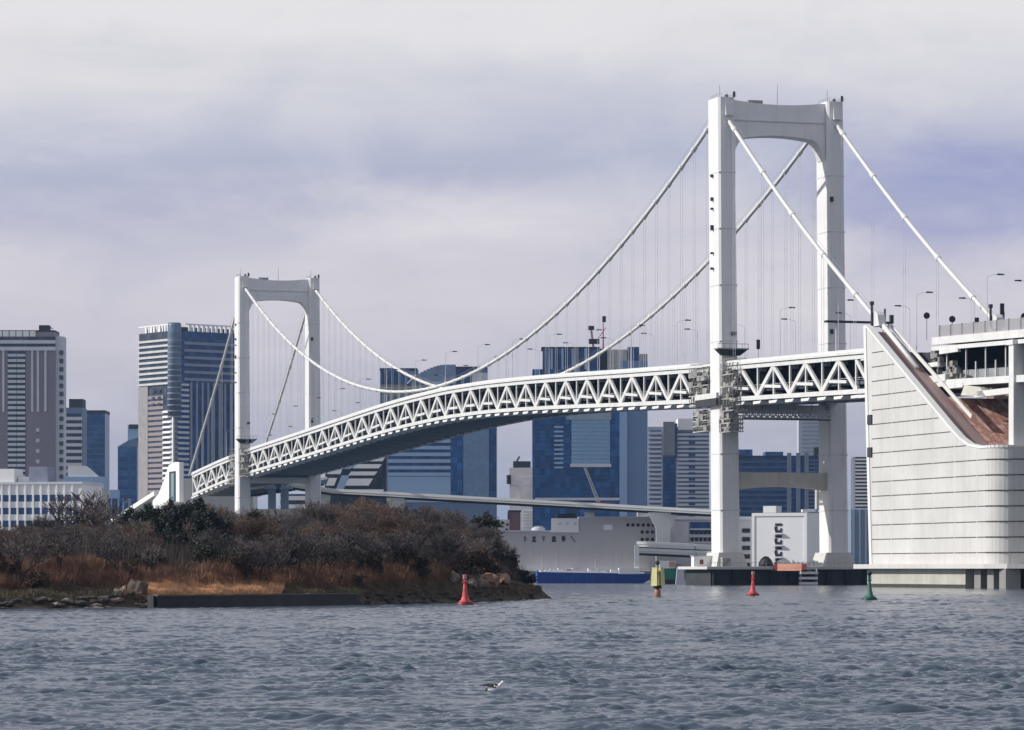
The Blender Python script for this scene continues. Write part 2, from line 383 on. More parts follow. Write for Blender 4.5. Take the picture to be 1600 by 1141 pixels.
# ---- deck with two stiffening trusses
deck = broot('bridge_deck'); tag(deck, 'white double-deck steel truss deck of the suspension bridge arching from left to right', 'bridge deck')
S0, S1, PAN = -98.0, 672.0, 20.0
NODES = [-98.0, -89.0, -68.0, -47.0, -25.0, -1.5]+[22.0+20*i for i in range(33)]      # lower panel points along the deck
NODES = [n_ for n_ in NODES if n_ < 668]+[672.0]
CH = sorted(set(NODES+[(a_+b_)/2 for a_, b_ in zip(NODES[:-1], NODES[1:])]))
for t0 in (0.0, W30):
    for nm, top_ in (('top_chord', True), ('bottom_chord', False)):
        mb = MB()
        for a, b in zip(CH[:-1], CH[1:]):
            mb.bar((t0, a, ztop(a)-.5 if top_ else zbot(a)), (t0, b, ztop(b)-.5 if top_ else zbot(b)), .9, 1.05 if top_ else 1.1)
        mb.build(nm, WHITE, deck)
    for i, (a, b) in enumerate(zip(NODES[:-1], NODES[1:])):
        m_ = (a+b)/2; zt = lambda s: ztop(s)-1.0; P_ = b-a
        mb = MB()
        if P_ > 12:
            mb.bar((t0, a, zbot(a)+.45), (t0, m_, zt(m_)), .62, 1.05, (0, 1, 0)); mb.bar((t0, m_, zt(m_)), (t0, b, zbot(b)+.45), .62, 1.25, (0, 1, 0))
            mb.bar((t0, m_, zbot(m_)+.45), (t0, m_, zt(m_)), .44, .62, (0, 1, 0))
            mb.bar((t0-.05, a+P_*.27, zbot(a)+2.6), (t0-.05, b-P_*.22, zbot(b)+2.7), .45, .75)
        else: mb.bar((t0, a, zbot(a)+.45), (t0, b, zt(b)), .62, 1.0, (0, 1, 0))
        mb.bar((t0, b, zbot(b)+.45), (t0, b, zt(b)), .44, .62, (0, 1, 0))
        for ss_, zz_ in ((a, zbot(a)+.6), (m_, zt(m_)-.1)):
            mb.box(t0-.34, t0+.34, ss_-1.2, ss_+1.2, zz_-.35, zz_+.75 if zz_ < zt(m_)-3 else zz_+.1)
        if i == 0: mb.bar((t0, a, zbot(a)+.45), (t0, a, zt(a)), .5, .6, (0, 1, 0))
        mb.build('truss_panel', WHITE, deck)
def ribbon(nm, material, prof, step=8.0, s0=S0, s1=S1, parent=None, zf=None):
    """sweep a rectangle list (t0,t1,dz0,dz1 relative to the top line) along the deck"""
    mb = MB(); n = int((s1-s0)/step)+1; ss_ = np.linspace(s0, s1, n+1)
    for (a0, a1, d0, d1) in prof:
        vs = []
        for s in ss_:
            z = ztop(s); vs += [(a0, s, z+d0), (a1, s, z+d0), (a1, s, z+d1), (a0, s, z+d1)]
        fs = [(i*4+k, i*4+(k+1) % 4, (i+1)*4+(k+1) % 4, (i+1)*4+k) for i in range(n) for k in range(4)]+[(0, 1, 2, 3), (n*4+3, n*4+2, n*4+1, n*4)]
        mb.add(vs, fs)
    return mb.build(nm, material, parent or deck)
ribbon('upper_road', ASPH, [(1.2, W30-1.2, .12, .5)])
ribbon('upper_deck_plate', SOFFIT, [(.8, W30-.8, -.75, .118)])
ribbon('edge_girder', WHITE, [(-.9, .9, .12, .75), (W30-.9, W30+.9, .12, .75)])
ribbon('parapet', mat('parapet_paint', (.74, .75, .74), .5, .08, .6), [(-.7, -.45, .75, 1.35), (W30+.45, W30+.7, .75, 1.35)])
ribbon('guideway_wall', mat('dark_screen', (.006, .006, .008), 1.0, .2, .4, spec=.03), [(2.1, 2.3, -DEP+2.55, -.8), (W30-2.3, W30-2.1, -DEP+2.55, -.8), (2.1, 2.3, -DEP+.2, -DEP+1.65)])
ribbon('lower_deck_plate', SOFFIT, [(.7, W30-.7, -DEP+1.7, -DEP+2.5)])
ribbon('lower_walkway_rail', WHITE, [(1.0, 1.12, -DEP+3.3, -DEP+3.42), (1.0, 1.12, -DEP+2.85, -DEP+2.92), (W30-1.12, W30-1, -DEP+3.3, -DEP+3.42)])
fb = MB(); lb = MB()
EB = MB()  # white blocks added to catch the sun as pale stripes under the deck edge
for i, s in enumerate(CH):
    z = zbot(s)
    fb.bar((.5, s, z+.3), (W30-.5, s, z+.3), .7, 1.7)
    fb.bar((.6, s, ztop(s)-1.4), (W30-.6, s, ztop(s)-1.4), .5, 1.0)
    EB.hexa([(-.5, s-2.4, z-1.55), (4.6, s-2.4, z-1.55), (4.6, s+2.2, z-1.55), (-.5, s+2.2, z-1.55)], [(-.3, s-3.0, z-.85), (4.6, s-3.0, z-.85), (4.6, s+2.8, z-.85), (-.3, s+2.8, z-.85)])
    if i < len(CH)-1:
        b = CH[i+1]
        for q0, q1 in (((.5, s), (15, b)), ((15, s), (.5, b)), ((15, s), (W30-.5, b)), ((W30-.5, s), (15, b))):
            lb.bar((q0[0], q0[1], zbot(q0[1])-.05), (q1[0], q1[1], zbot(q1[1])-.05), .38, .38)
fb.build('floor_beams', mat('floor_beam_paint', (.36, .38, .42), .6, .12, .3), deck); EB.build('sun_catch_blocks', WHITE, deck); lb.build('lateral_bracing', mat('brace_paint', (.28, .30, .35), .6), deck)
# maintenance gantry hung under the side span, near the tower
g_ = broot('inspection_gantry'); tag(g_, 'light grey inspection gantry slung under the deck right of the near tower', 'gantry')
zz = 43.9
MB().box(3.2, 27.3, -6.4, -4.9, zz-1.2, zz-.7).build('platform', DARK, g_)
mb = MB()
for i in range(16):
    x = 3.2+i*24.1/15; mb.bar((x, -6.5, zz-.8), (x, -6.5, zz+1.2), .25, .25)
    if i < 15: mb.bar((x, -6.5, zz-.7), (x+1.6, -6.5, zz+1.1), .32, .32); mb.bar((x+1.6, -6.55, zz-.7), (x, -6.55, zz+1.1), .32, .32)
mb.bar((3.2, -6.5, zz+1.2), (27.3, -6.5, zz+1.2), .35, .35); mb.bar((3.2, -6.5, zz-.75), (27.3, -6.5, zz-.75), .35, .35); mb.build('lattice_rail', WHITE, g_)
mb = MB()
for i in range(6): mb.bar((4+i*4.6, -5.6, zz-.7), (4+i*4.6, -5.6, zz+3.0), .14, .14)
mb.build('hanger_rod', STEELG, g_)

# ---- scaffolding and work platforms round the tower legs at deck level
def scaffold(s, t0, s0, s1, tx0, tx1, z0, z1, label, seed, tarp=.45):
    g = random.Random(seed); r = broot('work_scaffold', s, t0); tag(r, label, 'scaffold')
    lv = [z0+(z1-z0)*i/4 for i in range(5)]; mb = MB()
    xs = [tx0+(tx1-tx0)*i/3 for i in range(4)]; ys = [s0+(s1-s0)*i/4 for i in range(5)]
    for x in xs:
        for y in ys:
            if x in (xs[0], xs[-1]) or y in (ys[0], ys[-1]): mb.bar((x, y, z0), (x, y, z1), .16, .16)
    for z in lv:
        for x in (xs[0], xs[-1]): mb.bar((x, s0, z+1), (x, s1, z+1), .12, .12)
        for y in (ys[0], ys[-1]): mb.bar((tx0, y, z+1), (tx1, y, z+1), .12, .12)
    for i in range(4):
        for j in range(3):
            mb.bar((xs[j], s0-.05, lv[i]), (xs[j+1], s0-.05, lv[i+1]), .12, .12)
        for j in range(4):
            mb.bar((tx0-.05, ys[j+1], lv[i]), (tx0-.05, ys[j], lv[i+1]), .12, .12)
    mb.build('poles', mat('scaffold_pole', (.34, .33, .31), .6, .3, .8), r)
    mb = MB()
    for z in lv[:-1]:
        mb.box(tx0-.2, tx1+.2, s0-.25, s0+.6, z, z+.22); mb.box(tx0-.25, tx0+.5, s0+.6, s1, z, z+.22)
    mb.build('planks', mat('scaffold_plank', (.70, .68, .60), .8, .3, .5), r)
    mb = MB()
    for i in range(4):
        for j in range(4):
            if g.random() < tarp: mb.box(tx0-.36, tx0-.3, ys[j]+.1, ys[j+1]-.1, lv[i]+.2, lv[i]+g.uniform(.8, 2.2))
            if j < 3 and g.random() < tarp: mb.box(xs[j]+.1, xs[j+1]-.1, s0-.36, s0-.3, lv[i]+.2, lv[i]+g.uniform(.8, 2.2))
    mb.build('mesh_screen', TARP, r)
    mb = MB()
    for k in range(16):
        y = g.uniform(s0, s1); z = g.choice(lv[:-1])+.25; h = g.uniform(.6, 1.5); mb.box(tx0+.1, tx0+.9, y, y+g.uniform(.5, 1.4), z, z+h)
    mb.build('equipment', DARK, r)
scaffold(0, 0, 5.0, 19, -2.4, -.8, 47.0, 57.0, 'grey work scaffold on the deck truss left of the near tower leg', 1)
scaffold(0, 0, -13.5, -4.6, -2.4, 1.4, 44.6, 57.0, 'grey work scaffold wrapped round the truss right of the near tower leg', 2, .35)
scaffold(0, 0, 5.0, 16, -2.4, .4, 40.0, 45.6, 'hanging scaffold stage under the deck left of the near tower leg', 3, .4)
scaffold(0, 0, -12, -4.6, -2.6, .8, 39.2, 43.6, 'hanging scaffold stage under the deck right of the near tower leg', 4, .5)
scaffold(570, 0, 4.6, 16, -2.6, -.8, 40, 53.5, 'dark work scaffold on the truss left of the far tower leg', 5, .3)
scaffold(570, 0, -15, -4.6, -2.6, -.8, 42.6, 54.5, 'dark work scaffold on the truss right of the far tower leg', 6, .3)
def leg_platform(s, z, label):
    r = broot('leg_platform', s); tag(r, label, 'platform')
    MB().hexa([(-2.4, -5.6, z), (2.6, -5.6, z), (2.6, -4.3, z), (-2.4, -4.3, z)], [(-4.0, -7.0, z+1.5), (4.2, -7.0, z+1.5), (4.2, -4.3, z+1.5), (-4.0, -4.3, z+1.5)]).build('bracket', DARK, r)
    mb = MB().box(-4.2, 4.4, -7.2, -4.3, z+1.5, z+1.8)
    for i in range(6): mb.bar((-4.1+i*1.66, -7.1, z+1.8), (-4.1+i*1.66, -7.1, z+2.9), .1, .1)
    mb.bar((-4.1, -7.1, z+2.9), (4.3, -7.1, z+2.9), .12, .12); mb.build('deck_and_rail', STEELG, r)
leg_platform(0, 59.2, 'dark bracket platform on the near tower leg just above the deck')
leg_platform(570, 56.5, 'dark bracket platform on the far tower leg just above the deck')
# horizontal white collar beam at near leg (two visible bearing beams)
r = broot('bearing_frame'); tag(r, 'heavy white bearing frame linking deck truss and near tower leg', 'bearing frame')
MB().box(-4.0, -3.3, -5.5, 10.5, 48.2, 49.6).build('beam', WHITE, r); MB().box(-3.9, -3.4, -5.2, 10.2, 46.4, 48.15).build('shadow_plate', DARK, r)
MB().box(-3.9, -3.3, 3.6, 9.5, 53.2, 54.2).build('beam', TARP, r)

# raised maintenance gangway right in front of the far leg: thin platform with posts
r = broot('service_gangway'); tag(r, 'thin dark gangway on posts crossing in front of the far tower leg above the deck', 'gangway')
zz = 65.2
MB().box(10, 28, -46, -44.4, zz, zz+.5).build('walkway', DARK, r)
mb = MB()
for x in (13, 27): mb.bar((x, -45.2, ztop(-45)+.5), (x, -45.2, zz), .35, .35)
mb.bar((24, -45.2, zz-3.3), (27, -45.2, zz-.3), .25, .25); mb.build('post', WHITE, r)
MB().box(27.3, 28.1, -45.8, -44.8, zz+.5, zz+2.2).box(25.6, 26.5, -45.8, -44.9, zz-5.6, zz-4.1).build('signal_head', DARK, r)

# ---- main cables with hangers
ZC0 = 122.6; ZM = 65.1
def zcable(s):
    if s < 0: return ZC0+(61.9-ZC0)*(-s/101.0)-5.0*math.sin(math.pi*min(1, -s/101))*.42
    if s <= 570: return ZM+(ZC0-ZM)*((s-289)/285.0)**2 if s < 289 else ZM+(ZC0-ZM)*((s-289)/281.0)**2
    return ZC0+(49.0-ZC0)*((s-570)/106.0)-2.2*math.sin(math.pi*min(1, (s-570)/106))
for t0, lab in ((0.0, 'thick white main suspension cable on the camera side with thin hangers'), (W30, 'thick white main suspension cable on the far side of the deck with thin hangers')):
    r = broot('main_cable', 0, t0); tag(r, lab, 'suspension cable', 'main cables of the suspension bridge')
    mb = MB(); pts = [(0, s, zcable(s)) for s in np.concatenate([np.linspace(-104, 0, 27), np.linspace(6, 570, 95), np.linspace(575, 680, 22)])]
    mb.tube(pts, .52, 10); mb.build('cable', CABLE, r, smooth=True)
    bands = MB(); hs = []
    s = -88.0
    while s < 670:
        zt_, zc_ = ztop(s)+.6, zcable(s)
        if abs(s) > 6 and abs(s-570) > 6 and zc_ > zt_+1.0:
            p0 = Vector((0, s-.9, zcable(s-.9))); p1 = Vector((0, s+.9, zcable(s+.9))); bands.tube([p0, p1], .68, 10)
            if zc_ > zt_+1.5: hs.append((s, zt_, zc_-.5))
        s += 10.0 if 0 < s < 570 else 20.0
    bands.build('cable_bands', CABLE, r)
    HR = mat('hanger_rope', (.88, .86, .88), .5)
    for (s, a, b) in hs[:99]:
        MB().tube([(-.28, s, a), (-.28, s, b)], .05, 5).tube([(.28, s, a), (.28, s, b)], .05, 5).build('hanger', HR, r)
    hw = MB()                                     # hand ropes along the cable
    for sg in (-.6, .6): hw.tube([(sg, p[1], p[2]+1.25) for p in pts[::3]], .035, 4)
    hw.build('hand_rope', STEELG, r)

# ---- lamps on the upper deck
def make_lamp():
    r = empty('street_lamp')
    MB().tube([(0, 0, 0), (0, 0, 11.6), (0, .0, 12.6)], [.12, .07, .06], 8).build('pole', mat('lamp_pole', (.72, .71, .73), .5), r)
    MB().tube([(0, 0, 12.5), (1.3, 0, 13.1), (2.7, 0, 13.25)], .045, 6).build('arm', mat('lamp_pole', (.6, .6, .6)), r)
    MB().hexa([(2.4, -.3, 13.05), (4.1, -.2, 13.1), (4.1, .2, 13.1), (2.4, .3, 13.05)], [(2.5, -.22, 13.42), (4.0, -.12, 13.36), (4.0, .12, 13.36), (2.5, .22, 13.42)]).build('lamp_head', DARK, r)
    return r
lp = make_lamp(); first = True
LAMPS = [(s, 0) for s in np.arange(-150, 640, 38.0)]+[(s, 1) for s in np.arange(-131, 650, 38.0)]
ORD = ['first', 'second', 'third', 'fourth', 'fifth', 'sixth', 'seventh', 'eighth', 'ninth', 'tenth', 'eleventh', 'twelfth', 'thirteenth', 'fourteenth', 'fifteenth', 'sixteenth']
def lampplace(s):
    if s < 0: return ORD[int((-s-1)//38)]+' right of near tower'
    if s < 570: return ORD[int(s//38)]+' left of near tower'
    return ORD[int((s-570)//38)]+' left of far tower'
for (s, side) in LAMPS:
    if abs(s) < 9 or abs(s-570) < 9: continue
    o = lp if first else copy_tree(lp); first = False
    t_ = 1.6 if side == 0 else W30-1.6
    if s < -100: t_ = 5.2 if side == 0 else W30-5.2
    o.location = (BX-math.sin(TH)*s+math.cos(TH)*t_, BY+math.cos(TH)*s+math.sin(TH)*t_, ztop(s)+.5+(2.0 if s < -120 else 0)); o.rotation_euler = (0, 0, TH+(math.pi if side else 0))
    tag(o, 'street lamp on %s edge of bridge road, %s' % ('far' if side else 'near', lampplace(s)), 'street lamp', 'street lamps on the %s edge of the bridge road' % ('far' if side else 'near'))
# traffic signs / signals seen edge-on against the sky
def sign_post(s, t, h, kind, label):
    r = broot('road_sign', s, t); r.location.z = ztop(s)+.5+(2.0 if s < -100 else 0); tag(r, label, 'road sign')
    MB().tube([(0, 0, 0), (0, 0, h)], .09, 6).build('post', STEELG, r)
    if kind == 'round': MB().tube([(0, -.12, h), (0, .12, h)], .75, 16).build('panel', DARK, r)
    elif kind == 'tall': MB().box(-.45, .45, -.15, .15, h-1.1, h+1.3).build('panel', DARK, r)
    else: MB().box(-.5, .5, -.12, .12, h-.5, h+.8).build('panel', DARK, r)
sign_post(-22, 1.2, 4.4, 'tall', 'upright dark sign standing on the deck between the two tower legs')
for i, (s, t, h, k, l) in enumerate([(-117, 5.5, 5.6, 'round', 'round dark sign on the viaduct just right of the cable saddle'), (-131, 5.5, 4.2, 'round', 'round dark sign at the start of the viaduct screen'),
      (-144, 5.5, 3.2, 'box', 'short boxy dark sign behind the viaduct screen'), (-157, 5.5, 5.2, 'tall', 'tallest dark sign on the viaduct'),
      (-168, 5.5, 3.2, 'round', 'round dark sign below the far cable on the viaduct'), (-176, 5.5, 3.0, 'round', 'rightmost round dark sign on the viaduct')]):
    sign_post(s, t, h, k, l)

# ---- near anchorage
AN = mat('anchorage_concrete', (.63, .62, .595), .8, .09, .10, streak=.38)
def _anv():
    t = NT.__new__(NT); t.nt = AN.node_tree; p = [n_ for n_ in t.nt.nodes if n_.type == 'BSDF_PRINCIPLED'][0]; src = p.inputs['Base Color'].links[0].from_socket
    tcn = t.n('ShaderNodeTexCoord'); sp = t.n('ShaderNodeSeparateXYZ'); t.l(tcn.outputs['Object'], sp.inputs[0])
    h = t.m('FLOOR', t.m('DIVIDE', t.m('ADD', sp.outputs[1], 105.2), 11.5)); v_ = t.m('FLOOR', t.m('DIVIDE', t.m('SUBTRACT', sp.outputs[2], 7.6), 3.3))
    wn = t.n('ShaderNodeTexWhiteNoise', noise_dimensions='3D'); t.l(t.comb(h, v_, .5), wn.inputs['Vector'])
    t.l(t.mix(t.m('MULTIPLY', wn.outputs['Value'], .22), src, (.47, .455, .42, 1)), p.inputs['Base Color'])
_anv()
m = bpy.data.materials.new('rusty_concrete'); m.use_nodes = True; t = NT(m.node_tree)
tcn = t.n('ShaderNodeTexCoord'); mp = t.n('ShaderNodeMapping'); t.l(tcn.outputs['Object'], mp.inputs[0]); mp.inputs['Scale'].default_value = (.40, .04, .06)
a = t.noise(mp.outputs[0], 1.0, 6, .65); b = t.noise(tcn.outputs['Object'], .35, 4, .6)
c_ = t.ramp(t.m('ADD', t.m('MULTIPLY', a, .75), t.m('MULTIPLY', b, .3)), [(.36, (.78, .70, .60, 1)), (.45, (.66, .46, .36, 1)), (.52, (.34, .15, .11, 1)), (.58, (.62, .36, .28, 1)), (.68, (.80, .70, .58, 1))])
p = t.n('ShaderNodeBsdfPrincipled'); t.l(c_, p.inputs['Base Color']); p.inputs['Roughness'].default_value = .85
o = t.n('ShaderNodeOutputMaterial'); t.l(p.outputs[0], o.inputs[0]); RUST = m
anch = broot('bridge_anchorage'); tag(anch, 'huge pale concrete anchorage block with sloping cable face at the right edge', 'anchorage')
slope = [(-102.5, 59.8), (-118, 51.4), (-135, 42.2), (-148, 35.2), (-154, 32.2), (-158.5, 30.7), (-164, 30.0)]
def side_wall(nm, x0, x1, material, top_off=0.0, zb=5.2, dx=0.0):
    # panel courses: joints modelled as real recesses between courses
    poly = [(-101.0, 60.0)]+slope+[(-167, 30.0)]
    back = 30.0+top_off
    P_ = [(s, z+top_off) for s, z in poly]
    pr = MB().prism([(s, z) for s, z in P_]+[(-167, zb), (-104.6, zb)], 'x', x0, x1)
    return pr.build(nm, material, anch)
side_wall('side_wall', -3.0, -1.6, AN)
side_wall('side_wall', W30+1.6, W30+3.0, AN)
# rounded corner and end face
def arc_corner(x0, sgn, rad=5.0):
    outer = [(x0+sgn*(rad-rad*math.cos(a)), -167-rad*math.sin(a)) for a in np.linspace(0, math.pi/2, 9)]
    return outer
oc = arc_corner(-3.0, 1)
end_poly = oc+[(W30+3.0-5, -172.0)]+[(x, y) for x, y in arc_corner(W30+3.0, -1)[::-1]]
MB().prism(end_poly, 'z', 5.2, 30.0).build('end_block', AN, anch, smooth=False)
# recessed joints on the camera-side wall: thin dark battens let into the courses, 2.5 m apart
jm = MB(); vj = MB(); JD = mat('dark_panel_joint', (.11, .105, .10), .9)
def s_at(z):  # end of wall at height z (slope line)
    zs_ = [p[1] for p in slope][::-1]; ss2 = [p[0] for p in slope][::-1]
    return float(np.interp(z, zs_, ss2)) if z > 30 else -167
z = 7.6
while z < 57:
    e = s_at(z)+(1.2 if z > 30 else 0)
    cuts = [-105.2]; g0 = -105.2
    while g0 > e: g0 -= 11.5; cuts.append(max(g0, e))
    for a_, b_ in zip(cuts[:-1], cuts[1:]):
        if a_-b_ > .6: jm.box(-3.03, -2.9, b_+.35, a_-.1, z-.11, z+.11)
    if z < 29:
        oc2 = [(x-.03, y) for x, y in arc_corner(-3.03, 1, 5.03)]
        jm.tube([(x, y, z) for x, y in oc2], .15, 4); jm.box(2.1, W30-2, -172.06, -171.9, z-.15, z+.15)
    z += 3.3
jm.build('panel_joints', JD, anch)
cp = MB()     # pale coping along the top and the front edge
pts = [(-100.8, 60.2)]+[(s, z+.15) for s, z in slope]+[(-167, 30.15)]
for a_, b_ in zip(pts[:-1], pts[1:]): cp.bar((-2.4, a_[0], a_[1]), (-2.4, b_[0], b_[1]), 1.5, .55)
ac = arc_corner(-2.4, 1, 4.4)
for a_, b_ in zip(ac[:-1], ac[1:]): cp.bar((a_[0], a_[1], 30.15), (b_[0], b_[1], 30.15), 1.5, .55)
cp.hexa([(-3.2, -105.6, 5.2), (-1.2, -105.6, 5.2), (-1.2, -104.2, 5.2), (-3.2, -104.2, 5.2)], [(-3.2, -102.0, 60.2), (-1.2, -102.0, 60.2), (-1.2, -100.6, 60.2), (-3.2, -100.6, 60.2)])
cp.build('coping', mat('coping_concrete', (.74, .74, .715), .7, .04, .1), anch)
ro = MB()
for z in (38.5, 34.6-4.6+1): ro.box(-3.32, -3.0, -105.6, -103.2, z-1.1, z+1.1)
ro.build('vent_opening', DARK, anch)
MB().box(-3.66, -3.6, -158, -104, -1, .75).build('tide_band', mat('tide_slime', (.06, .065, .045), .7, .3, .5), anch)
# sloping cable chamber faces (rust stained) inside the side walls
def slab(nm, x0, x1, ztops, mt, zb=5.2, drop=0.0):
    MB().prism([(s, z) for s, z in ztops]+[(ztops[-1][0], zb), (ztops[0][0], zb)], 'x', x0, x1).build(nm, mt, anch)
sl2 = [(-103.0, 58.8)]+[(s-.3, z-.7) for s, z in slope[1:]]+[(-167, 29.3)]
GRAMP = mat('grey_brown_ramp', (.36, .25, .235), .85, .2, .35, streak=.3, stretch=(1, .15, .15))
slab('cable_ramp', -1.58, 3.2, sl2, GRAMP); slab('cable_ramp', W30-3.2, W30+1.58, sl2, GRAMP)
mid = [(-104.0, 42.4), (-134, 42.2), (-148, 34.4), (-154, 31.5), (-158.5, 30.0), (-164, 29.3), (-167, 29.3)]
slab('middle_ramp', 3.22, W30-3.22, mid, RUST)
# inner parapet, cable shroud, saddle on the crest
for t0 in (0.0, W30):
    mb = MB(); mb.tube([(t0+.2, -101.5, 61.8), (t0+.6, -112, 55.6), (t0+.9, -122, 49.6)], [.55, .55, .5], 10); mb.build('cable_shroud', CABLE, anch, smooth=True)
    k = 1 if t0 == 0 else -1
    mb = MB(); x_ = t0+k*2.7
    mb.bar((x_, -103, 60.4), (x_, -147.5, 37.4), .3, .9); mb.build('inner_parapet', WHITE, anch)
    mb = MB(); mb.prism([(-99.5, 60.2), (-104.5, 60.2), (-103.6, 62.8), (-102.6, 63.6), (-101.4, 63.6), (-100.2, 62.6)], 'x', t0-.9, t0+.9); mb.build('cable_saddle', WHITE, anch)
    MB().tube([(t0-1.2, -101, 60.2), (t0-1.2, -101, 65.2)], .3, 8).tube([(t0+1.2, -103, 60.2), (t0+1.2, -103, 64.2)], .25, 8).tube([(t0-1.2, -101, 65.2), (t0-1.2, -101, 66.0)], .55, 8).build('warning_light', DARK, anch)
# base slab and substructure
MB().prism([(-5.6, -100.5), (-5.6, -172), (-3.2, -178), (2, -181), (W30+5.6, -181), (W30+5.6, -100.5)], 'z', 4.2, 5.19).build('base_slab', CONC, anch)
MB().box(-3.6, W30+3, -158, -104, -2, 4.195).build('caisson', mat('caisson_concrete', (.50, .49, .43), .85, .12, .2, streak=.5), anch)
mb = MB()
for s in (-163.5, -170, -176): mb.box(-3.4, 0, s-1.8, s+1.4, -2, 4.195)
mb.build('support_pier', CONCD, anch)
MB().box(1, W30, -178, -158.2, -2, 4.1).build('shadow_core', BLACK, anch)  # black block standing in for the shade behind the piers
# portal frames carrying the viaduct across the anchorage
def frame(s, label, sea=False):
    r = broot('viaduct_frame', s); tag(r, label, 'viaduct pier', 'white portal frames under the viaduct')
    for t0 in (3.8, W30-3.8):
        MB().box(t0-1.3, t0+1.3, -1.2, 1.2, -2 if sea else 30.1, (53.3 if sea else ztop(s)+2.0)-2.4).build('column', WHITE, r, bevel=.1)
        MB().box(t0-1.9, t0+1.9, -1.8, 1.8, -2 if sea else 29.4, 3 if sea else 30.09).build('column_base', CONC, r)
    MB().box(5.15, W30-5.15, -1.1, 1.1, 40.9, 42.8).build('crossbeam', WHITE, r)
    MB().box(2.2, W30-2.2, -1.5, 1.5, ztop(s)-.4, ztop(s)+.65).build('cap_beam', WHITE, r)
frame(-167.8, 'white portal frame standing on the anchorage roof')
frame(-205, 'second white portal frame of the viaduct beyond the anchorage', True)
vi = broot('approach_viaduct')
MB().box(3.0, 4.6, -167.2, -148, 41.6, 42.9).build('girder_beam', WHITE, vi); tag(vi, 'double-deck approach viaduct running over the anchorage to the right edge', 'viaduct')
VS0, VS1 = -215.0, -124.5
def vrib(nm, material, prof): return ribbon(nm, material, prof, 10, VS0, VS1, vi)
_ss_ok = True
def ztop_v(s): return 52.8+(s+190)*.0267
_oz = ztop
def ztop(s): return _oz(s)+2.0 if s > -185 else 53.7+(s+190)*.0267
vrib('upper_road', ASPH, [(4.2, W30-4.2, .15, .4)])
vrib('upper_girder', WHITE, [(3.4, 4.0, -.9, .8), (W30-4, W30-3.4, -.9, .8)])
vrib('upper_slab', SOFFIT, [(4.05, W30-4.05, -.7, .1)])
vrib('lower_edge', WHITE, [(3.1, 3.9, -10.4, -8.9), (W30-3.9, W30-3.1, -10.4, -8.9)])
vrib('lower_slab', SOFFIT, [(3.95, W30-3.95, -10.3, -9.3)])
vrib('box_girder', WHITE, [(3.3, 3.9, -2.2, -1.3)])
vrib('dark_backing', mat('dark_screen', (.02, .02, .02)), [(9.0, 9.3, -9.2, -1.0)])  # near-black sheet filling the dark void between the two decks
mb = MB()
s = VS1-1
i = 0
while s > -212:
    mb.box(4.3, 4.6, s-.15, s+.15, ztop(s)-8.9, ztop(s)-2.2 if i % 2 else ztop(s)-5.2); s -= 5.1; i += 1
mb.build('railing_posts', WHITE, vi)
vrib('lower_barrier', STEELG, [(4.9, 5.1, -8.9, -6.9)])
GL = bpy.data.materials.new('translucent_screen'); GL.use_nodes = True; t = NT(GL.node_tree)
tr = t.n('ShaderNodeBsdfTransparent'); pr = t.n('ShaderNodeBsdfPrincipled'); pr.inputs['Base Color'].default_value = (.36, .35, .36, 1); pr.inputs['Roughness'].default_value = .4
ms = t.n('ShaderNodeMixShader'); ms.inputs[0].default_value = .62; t.l(tr.outputs[0], ms.inputs[1]); t.l(pr.outputs[0], ms.inputs[2])
o = t.n('ShaderNodeOutputMaterial'); t.l(ms.outputs[0], o.inputs[0])
ribbon('noise_screen', GL, [(3.75, 3.9, .8, 3.3)], 10, VS0, -127.5, vi)
mb = MB()
s = -128
while s > -212: mb.box(3.65, 3.98, s-.09, s+.09, ztop(s)+.8, ztop(s)+3.4); s -= 6
mb.build('screen_posts', STEELG, vi)
# tarpaulins and concrete ledges where the deck enters the anchorage
r = broot('expansion_joint_house'); tag(r, 'jumbled grey machinery and ledges where viaduct meets the sloping anchorage', 'machinery')
mb = MB(); mb.box(2.9, 6, -133, -123.5, 46, 47.6); mb.box(3.0, 7, -142, -134, 44.2, 45.3); mb.box(3.3, 6, -128, -122, 49.6, 50.6); mb.box(3.2, 4, -139, -129, 52.2, 53.2)
mb.build('ledge', WHITE, r)
mb = MB(); rr = random.Random(4)
for i in range(22):
    s = rr.uniform(-144, -124); z = 52.5+(s+124)*.35+rr.uniform(-1.5, 1.5); mb.box(3.4, 4.6, s, s+rr.uniform(.6, 2.2), z-.6, z+rr.uniform(.2, .8))
mb.build('equipment', TARP, r)
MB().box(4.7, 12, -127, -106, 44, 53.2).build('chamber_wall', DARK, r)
MB().prism([(-141, 42.4), (-154, 41.6), (-151, 43.7), (-143, 44.6)], 'x', 3.0, 5.2).build('tarpaulin', mat('pale_tarpaulin', (.62, .60, .52), .8, .1, .5), r)

